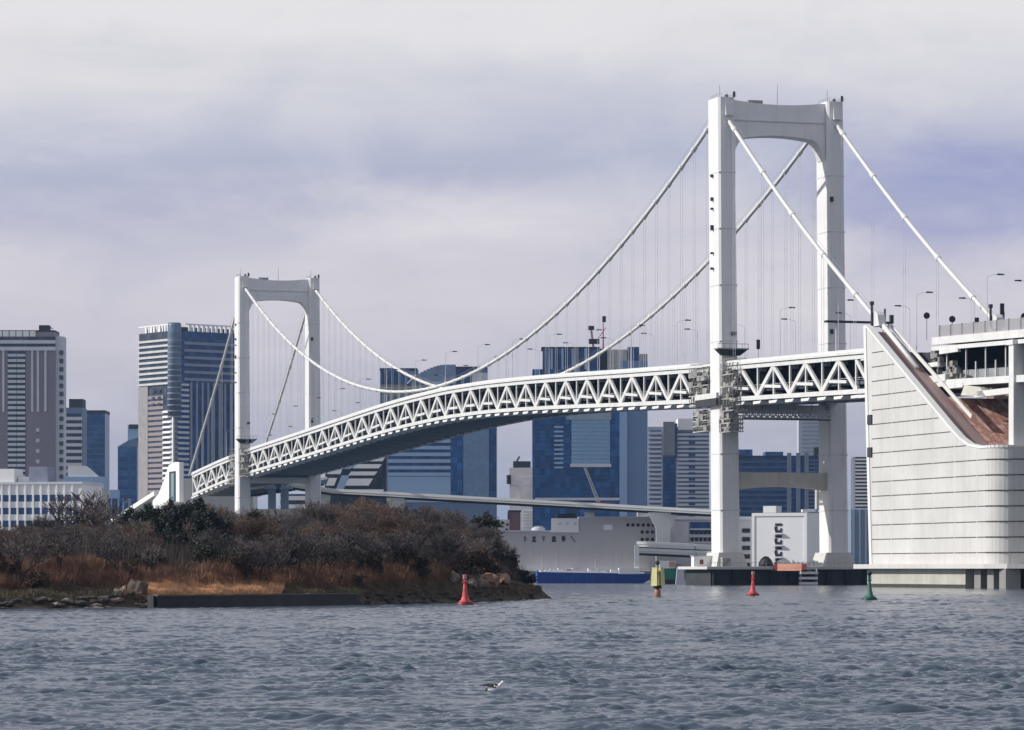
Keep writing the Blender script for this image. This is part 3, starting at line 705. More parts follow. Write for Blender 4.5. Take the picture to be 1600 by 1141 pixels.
# ---- far anchorage (left end)
fa = broot('bridge_anchorage', 688); tag(fa, 'small looking white anchorage with a tall dark window slot left of the bridge', 'anchorage')
prof = [(0, 52.2), (10, 52.6), (24, 51.6), (36, 44.5), (48, 39), (62, 36), (62, 3), (0, 3)]
MB().prism(prof, 'x', -3, -1).prism(prof, 'x', W30+1, W30+3).build('side_wall', mat('bright_white_concrete', (.80, .80, .77), .7, .04, .1), fa)  # one even white concrete for these walls and the ramp
MB().prism([(1, 45), (36, 40), (61, 33), (61, 3), (1, 3)], 'x', -.99, W30+.99).build('block', CONC, fa)
MB().box(-3.05, -3.0, 7.5, 23, 33, 48.5).build('window_surround', DARK, fa)
MB().box(-3.09, -3.05, 12, 18.5, 34.5, 47.6).build('window', mat('cyan_glass', (.16, .34, .38), .2, .05), fa)
rp = MB(); 
for i in range(16):
    a_, b_ = 60+i*9, 69+i*9; zl = lambda s: 39.5-.105*(s-60)
    rp.bar((-2, a_, zl(a_)), (-2, b_, zl(b_)), 1.5, 2.2); rp.bar((8, a_, zl(a_)-.2), (8, b_, zl(b_)-.2), 18, 1.0)
ap = rp.build('approach_ramp', mat('bright_white_concrete', (.8, .8, .77)), None); ap.location = fa.location; ap.rotation_euler = fa.rotation_euler
tag(ap, 'white road ramp running down to the left from the far anchorage', 'ramp')
r = broot('access_balcony', 682); tag(r, 'curved white balcony at the foot of the far anchorage', 'balcony')
MB().lathe([(5.5, 31), (7.2, 33.5), (7.2, 34.2), (5.0, 34.3)], 18, (-4, 0)).build('balcony_ring', WHITE, r); MB().lathe([(1.4, 3), (1.4, 31)], 12, (-4, 0)).build('column', CONC, r)

# ================================================================== BUILDINGS OF THE FAR SHORE
def bld(name, label, px0, px1, py, D, rz=0.0, cat='building', group=None):
    """Empty at the foot of the front face; returns root, width, height"""
    x0, x1 = xa(px0, D), xa(px1, D)
    r = empty(name, ((x0+x1)/2, D, 3.0), R(rz)); tag(r, label, cat, group)
    return r, (x1-x0), za(py, D)-3.0
def cellvary(m_, cx, cz, amt, lo=None):
    """vary the base colour from pane to pane (blinds, different reflections) or from panel to panel"""
    t = NT.__new__(NT); t.nt = m_.node_tree; p = [n_ for n_ in t.nt.nodes if n_.type == 'BSDF_PRINCIPLED'][0]; src = p.inputs['Base Color'].links[0].from_socket
    tcn = t.n('ShaderNodeTexCoord'); sp = t.n('ShaderNodeSeparateXYZ'); t.l(tcn.outputs['Object'], sp.inputs[0])
    h = t.m('FLOOR', t.m('DIVIDE', t.m('ADD', sp.outputs[0], sp.outputs[1]), cx)); v_ = t.m('FLOOR', t.m('DIVIDE', sp.outputs[2], cz))
    wn = t.n('ShaderNodeTexWhiteNoise', noise_dimensions='3D'); t.l(t.comb(h, v_, 0.5), wn.inputs['Vector'])
    f_ = t.m('MULTIPLY', t.m('POWER', wn.outputs['Value'], 2.2), amt)
    t.l(t.mix(f_, src, lo or (0, 0, 0, 1)), p.inputs['Base Color']); return m_
def glassm(name, col, rough=.25, var=.2, scale=.05):
    if name in MATS: return MATS[name]
    c_ = [min(1, x*2.6+.05) for x in col[:3]]
    return cellvary(mat(name, col, rough, var, scale, spec=.35), 2.9, 3.7, .34, (*c_, 1))
def strip(face, w_, d_, a, b, z0, z1, pr=.3, inset=0.0):
    """box on a face: a..b is the fraction range along the face, pr how far it stands proud"""
    mb = MB()
    if face == 'front': mb.box(-w_/2+a*w_, -w_/2+b*w_, -pr, inset, z0, z1)
    elif face == 'left': mb.box(-w_/2-pr, -w_/2+inset, d_-a*d_, d_-b*d_, z0, z1) if a > b else mb.box(-w_/2-pr, -w_/2+inset, d_*(1-b), d_*(1-a), z0, z1)
    else: mb.box(w_/2-inset, w_/2+pr, d_*a, d_*b, z0, z1)
    return mb
def floors(root, nm, face, w_, d_, a, b, z0, z1, n, frac, m_, pr=.3, cells=0, gap=.15):
    """n repeated strips (window bands / balcony parapets) between z0 and z1, shared mesh; cells splits each into bays"""
    st = (z1-z0)/n; proto = None
    for i in range(n):
        if proto is None:
            mb = MB()
            if cells:
                for k in range(cells):
                    q0 = a+(b-a)*(k+gap/2)/cells; q1 = a+(b-a)*(k+1-gap/2)/cells
                    t_ = strip(face, w_, d_, q0, q1, 0, st*frac, pr); mb.add(t_.v, t_.f)
            else:
                t_ = strip(face, w_, d_, a, b, 0, st*frac, pr); mb.add(t_.v, t_.f)
            proto = mb.build(nm, m_, root); o = proto
        else:
            o = proto.copy(); COL.objects.link(o); o.parent = root
        o.location = (0, 0, z0+i*st)
def piers(root, nm, face, w_, d_, fr, z0, z1, wd, m_, pr=.5):
    mb = MB(); L = w_ if face == 'front' else d_
    for f_ in fr:
        t_ = strip(face, w_, d_, f_-wd/2/L, f_+wd/2/L, z0, z1, pr); mb.add(t_.v, t_.f)
    mb.build(nm, m_, root)
GD = glassm('dark_window_glass', (.040, .050, .075))
GDB = glassm('dark_blue_glass', (.015, .055, .175))
GB = glassm('deep_blue_glass', (.008, .085, .27), .3, .35, .06)
GB2 = glassm('slate_blue_glass', (.025, .085, .22), .3, .1, .03)
MAUVE = mat('mauve_cladding', (.26, .225, .26), .7, .08, .05)
BANDG = mat('grey_balcony_band', (.60, .62, .67), .7, .06, .1)
BANDW = mat('white_balcony_band', (.86, .86, .85), .7, .05, .1)
LBLUE = mat('pale_blue_panel', (.31, .45, .64), .6, .06, .05)
GRYB = mat('blue_grey_panel', (.13, .19, .30), .6, .06, .05)
WALLW = mat('white_wall', (.80, .80, .80), .75, .05, .05, streak=.15)
WALLG = mat('warehouse_grey', (.50, .485, .495), .8, .05, .03, streak=.22)

# left apartment tower
r, w_, h = bld('apartment_tower', 'mauve-grey high-rise apartment tower at the left edge with stacked balconies', -62, 86, 515, 2050)
d_ = 20.0
MB().box(-w_/2, w_/2, 0, d_, 0, h-1.5).build('wall', MAUVE, r)
MB().box(w_/2+.01, w_/2+4.6, 1.5, d_-4, 0, h-4).build('side_wing', BANDG, r)
for a, b in ((.50, .69),):
    floors(r, 'balcony', 'front', w_, d_, a, b, 6, h-13, 40, .5, BANDG, 1.0, 2, .06); MB().box(-w_/2+a*w_, -w_/2+b*w_, -.2, 0, 6, h-13).build('window_bay', GD, r)
floors(r, 'balcony', 'front', w_, d_, .06, .26, 6, h-13, 40, .45, BANDG, .9, 2, .06); MB().box(-w_/2+.06*w_, -w_/2+.26*w_, -.2, 0, 6, h-13).build('window_bay', GD, r)
floors(r, 'side_window', 'front', w_+10.3, d_, .962, .995, 6, h-10, 26, .5, GD, -2.7)
for zz_, hh in ((h-12.5, 2.2), (h-8.4, 2.0)): MB().box(-w_/2-.4, w_/2+.4, -1.2, d_, zz_, zz_+hh).build('crown_band', BANDG, r)
MB().box(-w_/2, w_/2+.2, -.5, -.0, h-10.2, h-8.5).box(-w_/2, w_/2+.2, -.5, 0, h-6.3, h-4.3).build('crown_window', GD, r)
piers(r, 'pilaster', 'front', w_, d_, [.31, .35, .455, .76, .82, .90], h*.66, h-12.5, 1.3, BANDG, .8)
floors(r, 'crown_panel', 'front', w_, d_, .02, .80, h-4.2, h-.9, 1, 1, BANDW, .6, 11, .16)  # row of whiter panels just below the roof edge
MB().box(-w_/2, w_/2, .2, d_, h-1.49, h-.4).build('roof', DARK, r)
MB().box(w_/2-10, w_/2-4, 3, 11, h-.4, h+2.8).build('plant_room', DARK, r)
MB().tube([(w_/2-9, 6, h+2.8), (w_/2-2, 6, h+1)], .3, 6).build('davit', DARK, r)
floors(r, 'lamp_panel', 'front', w_, d_, .80, .835, 8, h*.62, 13, .35, BANDG, .5)

r, w_, h = bld('office_tower', 'banded pale and dark tower directly right of the left apartment tower', 96, 129, 628, 2350)
MB().box(-w_/2, w_/2, 0, 24, 0, h-4).build('wall', GRYB, r); MB().box(-w_/2+5, w_/2, 1, 18, h-4, h+2).build('plant_room', DARK, r)
floors(r, 'balcony', 'front', w_, 24, .02, .98, 40, h-8, 15, .48, BANDG, .9); MB().box(-w_/2+1, w_/2-1, -.25, 0, 40, h-8).build('window_bay', GD, r)
r, w_, h = bld('glass_office', 'plain dark blue glass block behind the banded tower', 128.5, 164, 646, 2500)
MB().box(-w_/2, w_/2, 0, 28, 0, h).build('glass_wall', GB2, r); floors(r, 'spandrel', 'front', w_, 28, .1, .98, 20, h-6, 22, .3, mat('blue_spandrel', (.07, .13, .24), .5), .2)
MB().box(-w_/2-.3, w_/2+.3, -.4, 28, h, h+2.2).build('roof_edge', DARK, r)

r, w_, h = bld('grid_office', 'long low white building with a grid of dark windows at lower left', -40, 132, 757, 1750, -13)
MB().box(-w_/2, w_/2, 0, 30, 0, h).build('wall', WALLW, r)
floors(r, 'window_row', 'front', w_, 30, .01, .99, 3, h-2.2, 6, .52, GDB, .05, 13, .24)
piers(r, 'pilaster', 'front', w_, 30, [(k+.0)/13*.98+.01 for k in range(1, 13)], 0, h, .8, BANDW, .7)
MB().box(-w_/2-.5, w_/2+.5, -.9, 30, h, h+1.2).build('roof_edge', BANDG, r)
MB().box(-w_/2+8, -w_/2+19, 2, 14, h+1.2, h+8).box(w_/2-36, w_/2-30, 5, 12, h+1.2, h+4).build('plant_room', WALLW, r)
MB().box(w_/2-29, w_/2-19, 2, 12, h+1.2, h+9).build('tank_room', mat('lilac_tank', (.25, .27, .36)), r)
r, w_, h = bld('low_office', 'small stepped pale building in front of the dark blue glass block', 100, 163, 745, 1900)
MB().box(-w_/2, w_/2, 0, 20, 0, h).build('wall', LBLUE, r)
floors(r, 'window_band', 'front', w_, 20, .02, .55, 12, h-1, 5, .45, GRYB, .2); floors(r, 'spandrel', 'front', w_, 20, .55, 1, 12, h-1, 7, .4, BANDG, .2)
MB().hexa([(-w_/2+2, 1, h), (w_/2-4, 1, h), (w_/2-4, 15, h), (-w_/2+2, 15, h)], [(-w_/2+2, 1, h+6), (w_/2-11, 1, h+6), (w_/2-11, 15, h+6), (-w_/2+2, 15, h+6)]).build('roof_house', WALLW, r)
r, w_, h = bld('low_block', 'little cream block among the roofs left of the far anchorage', 136, 166, 766, 1850)
MB().box(-w_/2, w_/2, 0, 14, 0, h).build('wall', mat('cream_wall', (.52, .52, .46), .8), r); floors(r, 'window_band', 'front', w_, 14, .1, .9, 20, h-2, 3, .35, GRYB, .1)
r, w_, h = bld('blue_block', 'low blue glass block behind the little cream block', 163, 200, 768, 2000)
MB().box(-w_/2, w_/2, 0, 16, 0, h-4).build('wall', GB2, r); MB().box(-4, 1, 2, 10, h-4, h+1).build('plant_room', LBLUE, r); piers(r, 'mullion', 'front', w_, 16, [.3, .6, .8], 0, h-4, .9, LBLUE, .3)

r, w_, h = bld('slim_tower', 'slim dark blue tower with a stepped roof left of the big apartment tower', 184, 214, 698, 2700)
MB().box(-w_/2, w_/2, 0, 18, 0, h).build('glass_wall', GB2, r); MB().prism([(-w_/2, h), (w_/2, h), (w_/2, h+7), (0, h+4.5)], 'y', 0, 18).build('sloping_roof', GRYB, r)
MB().box(0, w_/2, 3, 10, h+4, h+17).build('plant_room', LBLUE, r)
MB().box(1, w_/2, 2.5, 10.5, h+14, h+17.5).build('roof_rail', DARK, r)
floors(r, 'window_band', 'front', w_, 18, .05, .95, 5, h-4, 12, .4, GDB, .1)

# big corner apartment tower: seen on its corner
D = 2300; r = empty('apartment_tower', (xa(271, D), D, 3.0), R(38)); h = za(505, D)-3
tag(r, 'tallest apartment tower, rounded glass corner and white bands, left of far bridge tower', 'building')
# local frame: the rounded corner is at the origin; left face runs along +y, right face along +x
LL, LR = 43.0, 52.0
MB().box(0, LR, 0, LL, 0, h-5).build('wall', MAUVE, r)
def cface(nm, face, a, b, z0, z1, n, frac, m_, pr=.6, cells=0, gap=.2):
    st = (z1-z0)/n; proto = None
    for i in range(n):
        if proto is None:
            mb = MB(); cs = [(a, b)] if not cells else [(a+(b-a)*(k+gap/2)/cells, a+(b-a)*(k+1-gap/2)/cells) for k in range(cells)]
            for q0, q1 in cs:
                if face == 'L': mb.box(-pr, -.01, q0, q1, 0, st*frac)
                else: mb.box(q0, q1, -pr, -.01, 0, st*frac)
            proto = mb.build(nm, m_, r); o = proto
        else: o = proto.copy(); COL.objects.link(o); o.parent = r
        o.location = (0, 0, z0+i*st)
LILAC = mat('lilac_brick', (.30, .25, .26), .75, .08, .05); BLPIER = mat('shaded_slate', (.27, .28, .35), .7, .06, .1)  # slate tone has the right face's bluish shade put into its colour
MB().box(-.06, -.0, 3, LL, h*.66, h-5).build('window_wall', GD, r); MB().box(-.06, 0, 4, 32, 0, h*.66).build('window_wall', GD, r)
MB().box(3, LR, -.06, 0, 0, h-5).build('window_wall', GDB, r)
cface('balcony_band', 'L', 3, LL, h*.755, h-8, 9, .40, mat('soft_white_band', (.62, .62, .62), .7), 1.2)
cface('wall_band', 'L', 12, 31, 3, h*.72, 33, .60, LILAC, .5); MB().box(-.7, -.01, 31, LL, 3, h*.752).build('wall_strip', mat('mauve_grey_strip', (.33, .31, .31)), r)
cface('balcony_band', 'L', 2.4, 12, 3, h*.66, 31, .45, BANDW, 1.1)
cface('window_row', 'L', 13, 28, h*.67, h*.75, 3, .42, GD, .75, 2, .5)
cface('balcony_band', 'R', 8, LR-3, h*.77, h-9, 6, .38, BLPIER, 1.0); cface('balcony_band', 'R', 3, 12, 3, h*.77, 35, .42, BANDG, .8)
mb = MB()
for x in (13.5, 18, 22.5, 27, 31.5, 36, 40.5, 45, 50.5): mb.box(x-.75, x+.75, -1.0, -.01, 8, h*.765)
mb.build('pilaster', BLPIER, r)
MB().lathe([(4.6, h*.62), (4.6, h-1.5), (4.1, h+.4)], 20, (2.3, 2.3)).build('glass_corner', glassm('teal_corner_glass', (.12, .17, .24), .3, .2, .08), r, smooth=True)
for i in range(14):
    MB().lathe([(4.75, h*.62+i*3.9), (4.75, h*.62+.9+i*3.9)], 20, (2.3, 2.3)).build('corner_spandrel', BLPIER, r)
cface('balcony_band', 'L', 0, 3, 3, h*.62, 29, .42, BANDG, 1.0); cface('balcony_band', 'R', 0, 3, 3, h*.62, 29, .42, BLPIER, 1.0)  # same corner bands coloured pale on the lit side, darker on the shaded side
MB().box(-1.3, -.2, -1.3, -.2, 2, h*.62).build('corner_post', BANDW, r)
mb = MB()
rr = random.Random(9)
for k in range(9):
    mb.box(-.3, .5, 6+k*3.4, 6+k*3.4+rr.uniform(1.0, 2.6), h-5, h-1.0)
for k in range(10): mb.box(12+k*3.6, 12+k*3.6+rr.uniform(1.3, 2.8), -.3, .5, h-5, h-.6)
mb.box(-.5, .5, 5, LL, h-1.0, h-.2); mb.box(9, LR, -.5, .5, h-.6, h+.2); mb.build('roof_crown', BANDW, r)
MB().box(4, LR-2, 3, LL-2, h-5, h-2).build('roof_plant', DARK, r)
MB().box(LR+.01, LR+9, 6, 30, 0, h-14).build('rear_wing', MAUVE, r)

# blue banded office behind mid-span
D = 2250; r, w_, h = bld('office_block', 'wide blue office block behind mid-span with striped lower floors and glass top', 594, 776, 574, D)
MB().box(-w_/2, w_/2, 0, 35, 0, h-9).build('wall', GRYB, r)
fx = lambda px: (px-594)/182.0
zz = lambda py: za(py, D)-3
def fr(nm, p0, p1, y0, y1, m_, pr, par=None): return MB().box(-w_/2+fx(p0)*w_, -w_/2+fx(p1)*w_, -pr, -.01, zz(y1), zz(y0)).build(nm, m_, par or r)
fr('glass_wall', 602, 704, 640, 775, GDB, .2)
floors(r, 'spandrel_band', 'front', w_, 35, fx(602), fx(704), zz(744), zz(640), 10, .52, LBLUE, .9)
fr('lower_panel', 602, 704, 745, 785, LBLUE, .8); fr('blue_bay', 705, 723, 600, 785, GB, .7); fr('grey_bay', 724, 764, 600, 785, mat('steel_blue_panel', (.17, .27, .42), .6), .9); fr('dark_bay', 765, 776, 600, 785, GDB, .5)
fr('top_glass', 596, 622, 577, 600, GDB, 1.0); fr('top_glass', 628, 640, 577, 600, GB2, 1.0); fr('top_panel', 655, 700, 584, 600, LBLUE, 1.1); fr('top_glass', 703, 735, 577, 598, GDB, 1.0); fr('top_panel', 738, 762, 583, 600, BANDG, .8); fr('lower_face', 596, 660, 601, 620, mat('green_grey_panel', (.25, .27, .25)), .6)
cr = MB()                                          # curved glass crown
n_ = 12
for i in range(n_):
    x0 = -w_/2+w_*(fx(652)+(fx(712)-fx(652))*i/n_); x1 = -w_/2+w_*(fx(652)+(fx(712)-fx(652))*(i+1)/n_); u = i/n_
    top = zz(584-14*math.sin(min(1, u*1.4)*math.pi/2)); cr.box(x0, x1, -1.2, 10, h-9.5, top)
cr.build('curved_crown', mat('pale_blue_glass', (.22, .28, .42), .35), r)
MB().box(-w_/2, -w_/2+w_*fx(652), 0, 30, h-9, h-2).box(-w_/2+w_*fx(712), w_/2-6, 0, 30, h-9, h-1).build('roof_storey', GRYB, r)
MB().box(-w_/2-.4, -w_/2+w_*fx(652), -.6, 30, h-2, h-.6).box(-w_/2+w_*fx(712), w_/2-6, -.6, 30, h-1, h+.4).build('roof_edge', DARK, r)
MB().bar((-w_/2+w_*fx(636), -1.6, zz(600)), (-w_/2+w_*fx(650), -1.6, zz(586)), .8, .8).build('brace', BANDW, r)

D = 1900; r, w_, h = bld('striped_building', 'low white building with slanting striped balconies under the left of the deck', 508, 604, 703, D)
PXL = lambda px, py: (-w_/2+(px-508)/96.0*w_, za(py, D)-3)
MB().prism([PXL(506, 800), PXL(508, 742), PXL(513, 731), PXL(541, 727), PXL(560, 708), PXL(604, 703), PXL(604, 800)], 'y', 0, 22).build('wall', glassm('dark_stripe_glass', (.010, .015, .035)), r)
for (xa0, xa1, y0, y1, sk) in ((572, 604, 706, 710, 4), (563, 602, 714, 721, 4), (556, 597, 725.5, 732, 5), (549, 590, 737, 743, 5), (545, 583, 748, 759, 7), (546, 600, 765, 770, 2), (514, 535, 733, 741, 3), (514, 527, 747, 759, 5), (513, 528, 764, 769, 3)):
    p4 = [PXL(xa0-sk, y1), PXL(xa1-sk, y1), PXL(xa1, y0), PXL(xa0, y0)]
    MB().prism(p4, 'y', -1.1, -.01).build('balcony_band', BANDW, r)
for (x0, x1, y0, y1) in ((530, 542, 743, 765), (534, 552, 727, 733)):
    MB().prism([PXL(x0-5, y1), PXL(x1-5, y1), PXL(x1+4, y0), PXL(x0+4, y0)], 'y', -1.3, -.01).build('sloping_fin', LBLUE, r)
r, w_, h = bld('low_house', 'white low building with layered balconies behind the trees beneath the deck', 438, 486, 772, 1650)
MB().box(-w_/2, w_/2, 0, 12, 0, h).build('wall', GD, r); floors(r, 'balcony_band', 'front', w_, 12, -.02, 1.02, 18, h+1, 5, .5, BANDW, 1.0)

r, w_, h = bld('beige_block', 'plain beige building with a dark rooftop sign bar between two blue blocks', 796, 832, 731, 1900)
MB().box(-w_/2, w_/2, 0, 16, 0, h).build('wall', mat('pinkish_beige_wall', (.74, .69, .70), .8, .05, .05), r)
MB().box(-w_/2+2, w_/2-1, .5, 6, h, h+3.6).build('plant_room', DARK, r); MB().tube([(-w_/2+4, 2, h+3.6), (-w_/2+5.5, 2, h+6.3)], .6, 6).build('roof_horn', DARK, r)
MB().lathe([(1.2, h-9), (1.2, h-4)], 10, (-w_/2-.4, -.3)).build('vent_pipe', BLACK, r)
MB().box(-w_/2+5, w_/2-1, -.3, -.01, 4, h-5).build('face_panel', mat('beige_panel', (.80, .76, .76), .8), r)
floors(r, 'joint_line', 'front', w_, 16, .02, .98, 8, h-2, 6, .03, BANDG, .4)

D = 2000; r, w_, h = bld('blue_tower', 'big deep blue glass tower behind the bridge with a lighter grid panel', 832, 1012, 577, D)
FX = lambda px: (px-832)/180.0; zz = lambda py: za(py, D)-3
MB().box(-w_/2, -w_/2+w_*FX(968), 0, 38, 0, h).build('glass_wall', GB, r)
MB().box(-w_/2+w_*FX(968), w_/2, 1.5, 38, 0, h+5).build('side_wing', mat('grey_blue_wing', (.15, .235, .39), .6, .05, .05), r)
MB().box(-w_/2+w_*FX(968), -w_/2+w_*FX(980), -.3, 1.4, 0, h).build('corner_pier', LBLUE, r)
def fr2(nm, p0, p1, y0, y1, m_, pr): return MB().box(-w_/2+FX(p0)*w_, -w_/2+FX(p1)*w_, -pr, -.01, zz(y1), zz(y0)).build(nm, m_, r)
fr2('grid_panel', 893, 953, 655, 728, mat('pale_teal_glass', (.22, .38, .54), .4, .06), .8)
floors(r, 'grid_rail', 'front', w_, 38, FX(893), FX(953), zz(728), zz(655), 12, .18, LBLUE, 1.1)
fr2('top_band', 885, 955, 630, 656, mat('grey_teal_band', (.30, .40, .45), .5), 1.2)
fr2('panel_sill', 891, 955, 725, 730, BANDG, 1.5)
floors(r, 'balcony', 'front', w_, 38, FX(866), FX(880), zz(732), zz(662), 10, .4, LBLUE, .8)
floors(r, 'floor_line', 'front', w_, 38, .02, FX(965), zz(782), zz(600), 26, .12, mat('blue_mullion', (.03, .09, .22), .5), .35, 9, .08)
fr2('podium_band', 836, 968, 778, 782, BANDG, 1.2)
MB().box(-w_/2+w_*FX(848), -w_/2+w_*FX(936), 2, 28, h, h+12).build('roof_storey', GDB, r)
MB().box(-w_/2+w_*FX(846), -w_/2+w_*FX(938), 1.5, 28.5, h+12, h+13).build('roof_edge', BLACK, r)
piers(r, 'roof_pier', 'front', w_, 38, [FX(862), FX(879), FX(895), FX(915)], h, h+12, 1.3, LBLUE, -1.7)
MB().box(-w_/2+w_*FX(937), -w_/2+w_*FX(952), 2, 20, h, h+12).build('dark_shaft', BLACK, r)
MB().box(-w_/2+w_*FX(953), -w_/2+w_*FX(980), 2, 20, h, h+11.5).box(-w_/2+w_*FX(1000), w_/2, 3, 20, h, h+9).build('light_shaft', mat('cream_grey', (.45, .44, .42)), r)
MB().box(-w_/2+w_*FX(981), -w_/2+w_*FX(999), 2, 20, h, h+13).build('roof_storey', GDB, r)
# rooftop crane
r = empty('roof_crane', (xa(928, D), D+10, za(548, D))); tag(r, 'red and white rooftop crane on the blue glass tower', 'crane')
RED = mat('crane_red', (.5, .045, .05), .5); 
MB().box(-1.8, 1.8, -1.8, 1.8, 0, 2.5).build('base', DARK, r)
MB().bar((0, 0, 2.5), (-1.4, 0, 13), 1.3, 1.3).build('mast', mat('crane_pink', (.62, .34, .34), .6), r); MB().box(-3.2, 0.4, -1, 1, 12.6, 15).build('winch', DARK, r)
MB().box(-3, 3.4, -1.2, 1.2, 4.5, 7.4).build('cab', DARK, r); MB().bar((1.5, 0, 6), (7.2, 0, 14), .4, .4).build('jib', RED, r)
r = empty('roof_mast', (xa(943, D), D+8, za(556, D))); tag(r, 'thin rooftop mast right of the red and white crane', 'mast')
MB().tube([(0, 0, 0), (0, 0, 21)], [.55, .22], 6).build('pole', RED, r); MB().box(-.5, 1.6, -.5, .5, 20, 23.5).build('head', DARK, r)
# crane boom in front of the blue tower
D2 = 1930; r = empty('crane_boom', (xa(936, D2), D2, za(792, D2))); tag(r, 'pale crane boom leaning left in front of the blue glass tower', 'crane')
mb = MB(); p0 = Vector((0, 0, 2)); p1 = Vector((xa(914, D2)-xa(936, D2), 0, za(731, D2)-za(792, D2)))
for o_ in ((-.9, -.9), (.9, -.9), (-.9, .9), (.9, .9)): mb.bar(p0+Vector((o_[0], o_[1], 0)), p1+Vector((o_[0]*.5, o_[1]*.5, 0)), .35, .35)
n_ = 14
for i in range(n_):
    a_ = p0.lerp(p1, i/n_); b_ = p0.lerp(p1, (i+1)/n_); mb.bar(a_+Vector((-.9, -.9, 0)), b_+Vector((.9, -.9, 0)), .3, .3); mb.bar(a_+Vector((.9, -.9, 0)), b_+Vector((-.9, -.9, 0)), .3, .3)
mb.build('lattice_boom', mat('boom_paint', (.60, .58, .60), .6), r); MB().box(-3.5, 6, -2, 2, 0, 2.6).build('cab', mat('crane_maroon', (.30, .09, .10)), r); MB().box(-6, 9, -2.5, 2.5, -1.4, 0).build('crawler_base', RED, r)

# apartments right of the blue tower
D = 2150; r, w_, h = bld('apartment_block', 'pale apartment tower with rows of balconies right of the big blue tower', 1012, 1108, 667, D)
FX = lambda px: (px-1012)/96.0; zz = lambda py: za(py, D)-3
APW = mat('apartment_grey', (.46, .48, .53), .75, .06, .05)
MB().box(-w_/2, w_/2, 0, 25, 0, h).build('wall', APW, r)
floors(r, 'balcony', 'front', w_, 25, FX(1013), FX(1034), 20, h-2, 24, .5, BANDG, .9); MB().box(-w_/2+w_*FX(1015), -w_/2+w_*FX(1033), -.2, -.01, 20, h-2).build('window_bay', GRYB, r)
MB().box(-w_/2+w_*FX(1036), -w_/2+w_*FX(1054), -3, -.01, zz(712), h+3).build('lift_tower', mat('lift_grey', (.24, .25, .28)), r); MB().box(-w_/2+w_*FX(1054), -w_/2+w_*FX(1058), -2.5, -.01, zz(714), h+2).build('shadow_gap', GDB, r)
MB().box(-w_/2+w_*FX(1036), -w_/2+w_*FX(1056), -.3, -.01, 20, zz(714)).build('glass_bay', GB, r); floors(r, 'balcony', 'front', w_, 25, FX(1040), FX(1052), 22, zz(718), 15, .35, GDB, .6)
MB().box(-w_/2+w_*FX(1059), -w_/2+w_*FX(1090), -2, 20, h-2, h+5).build('roof_storey', BANDW, r)
floors(r, 'balcony', 'front', w_, 25, FX(1058), FX(1108), 20, h-3, 26, .55, BANDG, 1.2); MB().box(-w_/2+w_*FX(1059), -w_/2+w_*FX(1108), -.4, -.01, 20, h-3).build('window_bay', GRYB, r)
floors(r, 'window', 'front', w_, 25, FX(1076), FX(1086), 22, h-3, 17, .35, GDB, 1.5)
MB().box(-w_/2-4, -w_/2+.5, 2, 6, h-12, h-9.6).build('roof_arm', DARK, r)

# seen between the legs of the near tower
D = 1950; r, w_, h = bld('blue_office', 'wide dark blue office block seen between the legs of the near tower', 1150, 1296, 712, D)
FX = lambda px: (px-1150)/146.0; zz = lambda py: za(py, D)-3
MB().box(-w_/2, w_/2, 0, 30, 0, h).build('wall', GDB, r)
floors(r, 'floor_band', 'front', w_, 30, .0, FX(1230), 30, h-1, 11, .4, mat('mid_blue_band', (.045, .11, .22), .5), .6)
floors(r, 'floor_band', 'front', w_, 30, FX(1262), 1.0, 30, h-1, 16, .4, mat('slate_band', (.10, .15, .24), .5), .6)
piers(r, 'pilaster', 'front', w_, 30, [FX(1233), FX(1247), FX(1260)], 20, h+1.5, 2.4, mat('pale_slate', (.20, .25, .33)), 1.2)
floors(r, 'window_row', 'front', w_, 30, FX(1236), FX(1245), 30, h-2, 12, .5, GB, .9, 2, .3)
MB().box(-w_/2, -w_/2+w_*FX(1176), 1, 20, h, h+3.5).box(-w_/2+w_*FX(1196), -w_/2+w_*FX(1224), 1, 20, h, h+2.2).build('roof_house', GB2, r)
MB().box(-w_/2-.3, -w_/2+w_*FX(1232), -.8, 30, h-1, h-.1).build('roof_edge', DARK, r)
MB().box(-w_/2+w_*FX(1272), -w_/2+w_*FX(1279), -1, 8, h, h+4.6).build('roof_tank', DARK, r)
r, w_, h = bld('striped_apartments', 'faint pale striped apartment tower rising behind the dark blue office', 1248, 1292, 640, 3000)
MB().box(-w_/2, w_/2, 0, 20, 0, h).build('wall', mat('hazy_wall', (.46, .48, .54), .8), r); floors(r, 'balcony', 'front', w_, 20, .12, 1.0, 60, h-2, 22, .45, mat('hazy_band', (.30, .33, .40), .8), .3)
r, w_, h = bld('cream_block', 'narrow cream block beside the far leg of the near tower', 1276, 1290, 763, 1700)
MB().box(-w_/2, w_/2, 0, 10, 0, h).build('wall', mat('cream_wall', (.5, .5, .45)), r); floors(r, 'window_band', 'front', w_, 10, .3, .7, 20, h-1, 8, .4, BANDG, .1)
D = 1800; r, w_, h = bld('balcony_flats', 'narrow block of flats with white balconies glimpsed right of the far leg', 1334, 1364, 714, D)
MB().box(-w_/2, w_/2, 0, 14, 0, h).build('wall', GD, r); floors(r, 'balcony', 'front', w_, 14, -.03, .9, 32, h, 15, .5, BANDW, 1.0); MB().box(-w_/2-1, -w_/2+.6, -1.2, 0, 0, h).build('end_pier', BANDG, r)
r, w_, h = bld('blue_flats', 'blue-grey block below the balcony flats right of the far leg', 1330, 1368, 796, 1600)
MB().box(-w_/2, w_/2, 0, 14, 0, h).build('wall', mat('pale_slate', (.2, .25, .33)), r); piers(r, 'pilaster', 'front', w_, 14, [.1, .35, .6], 0, h, .8, LBLUE, .4)

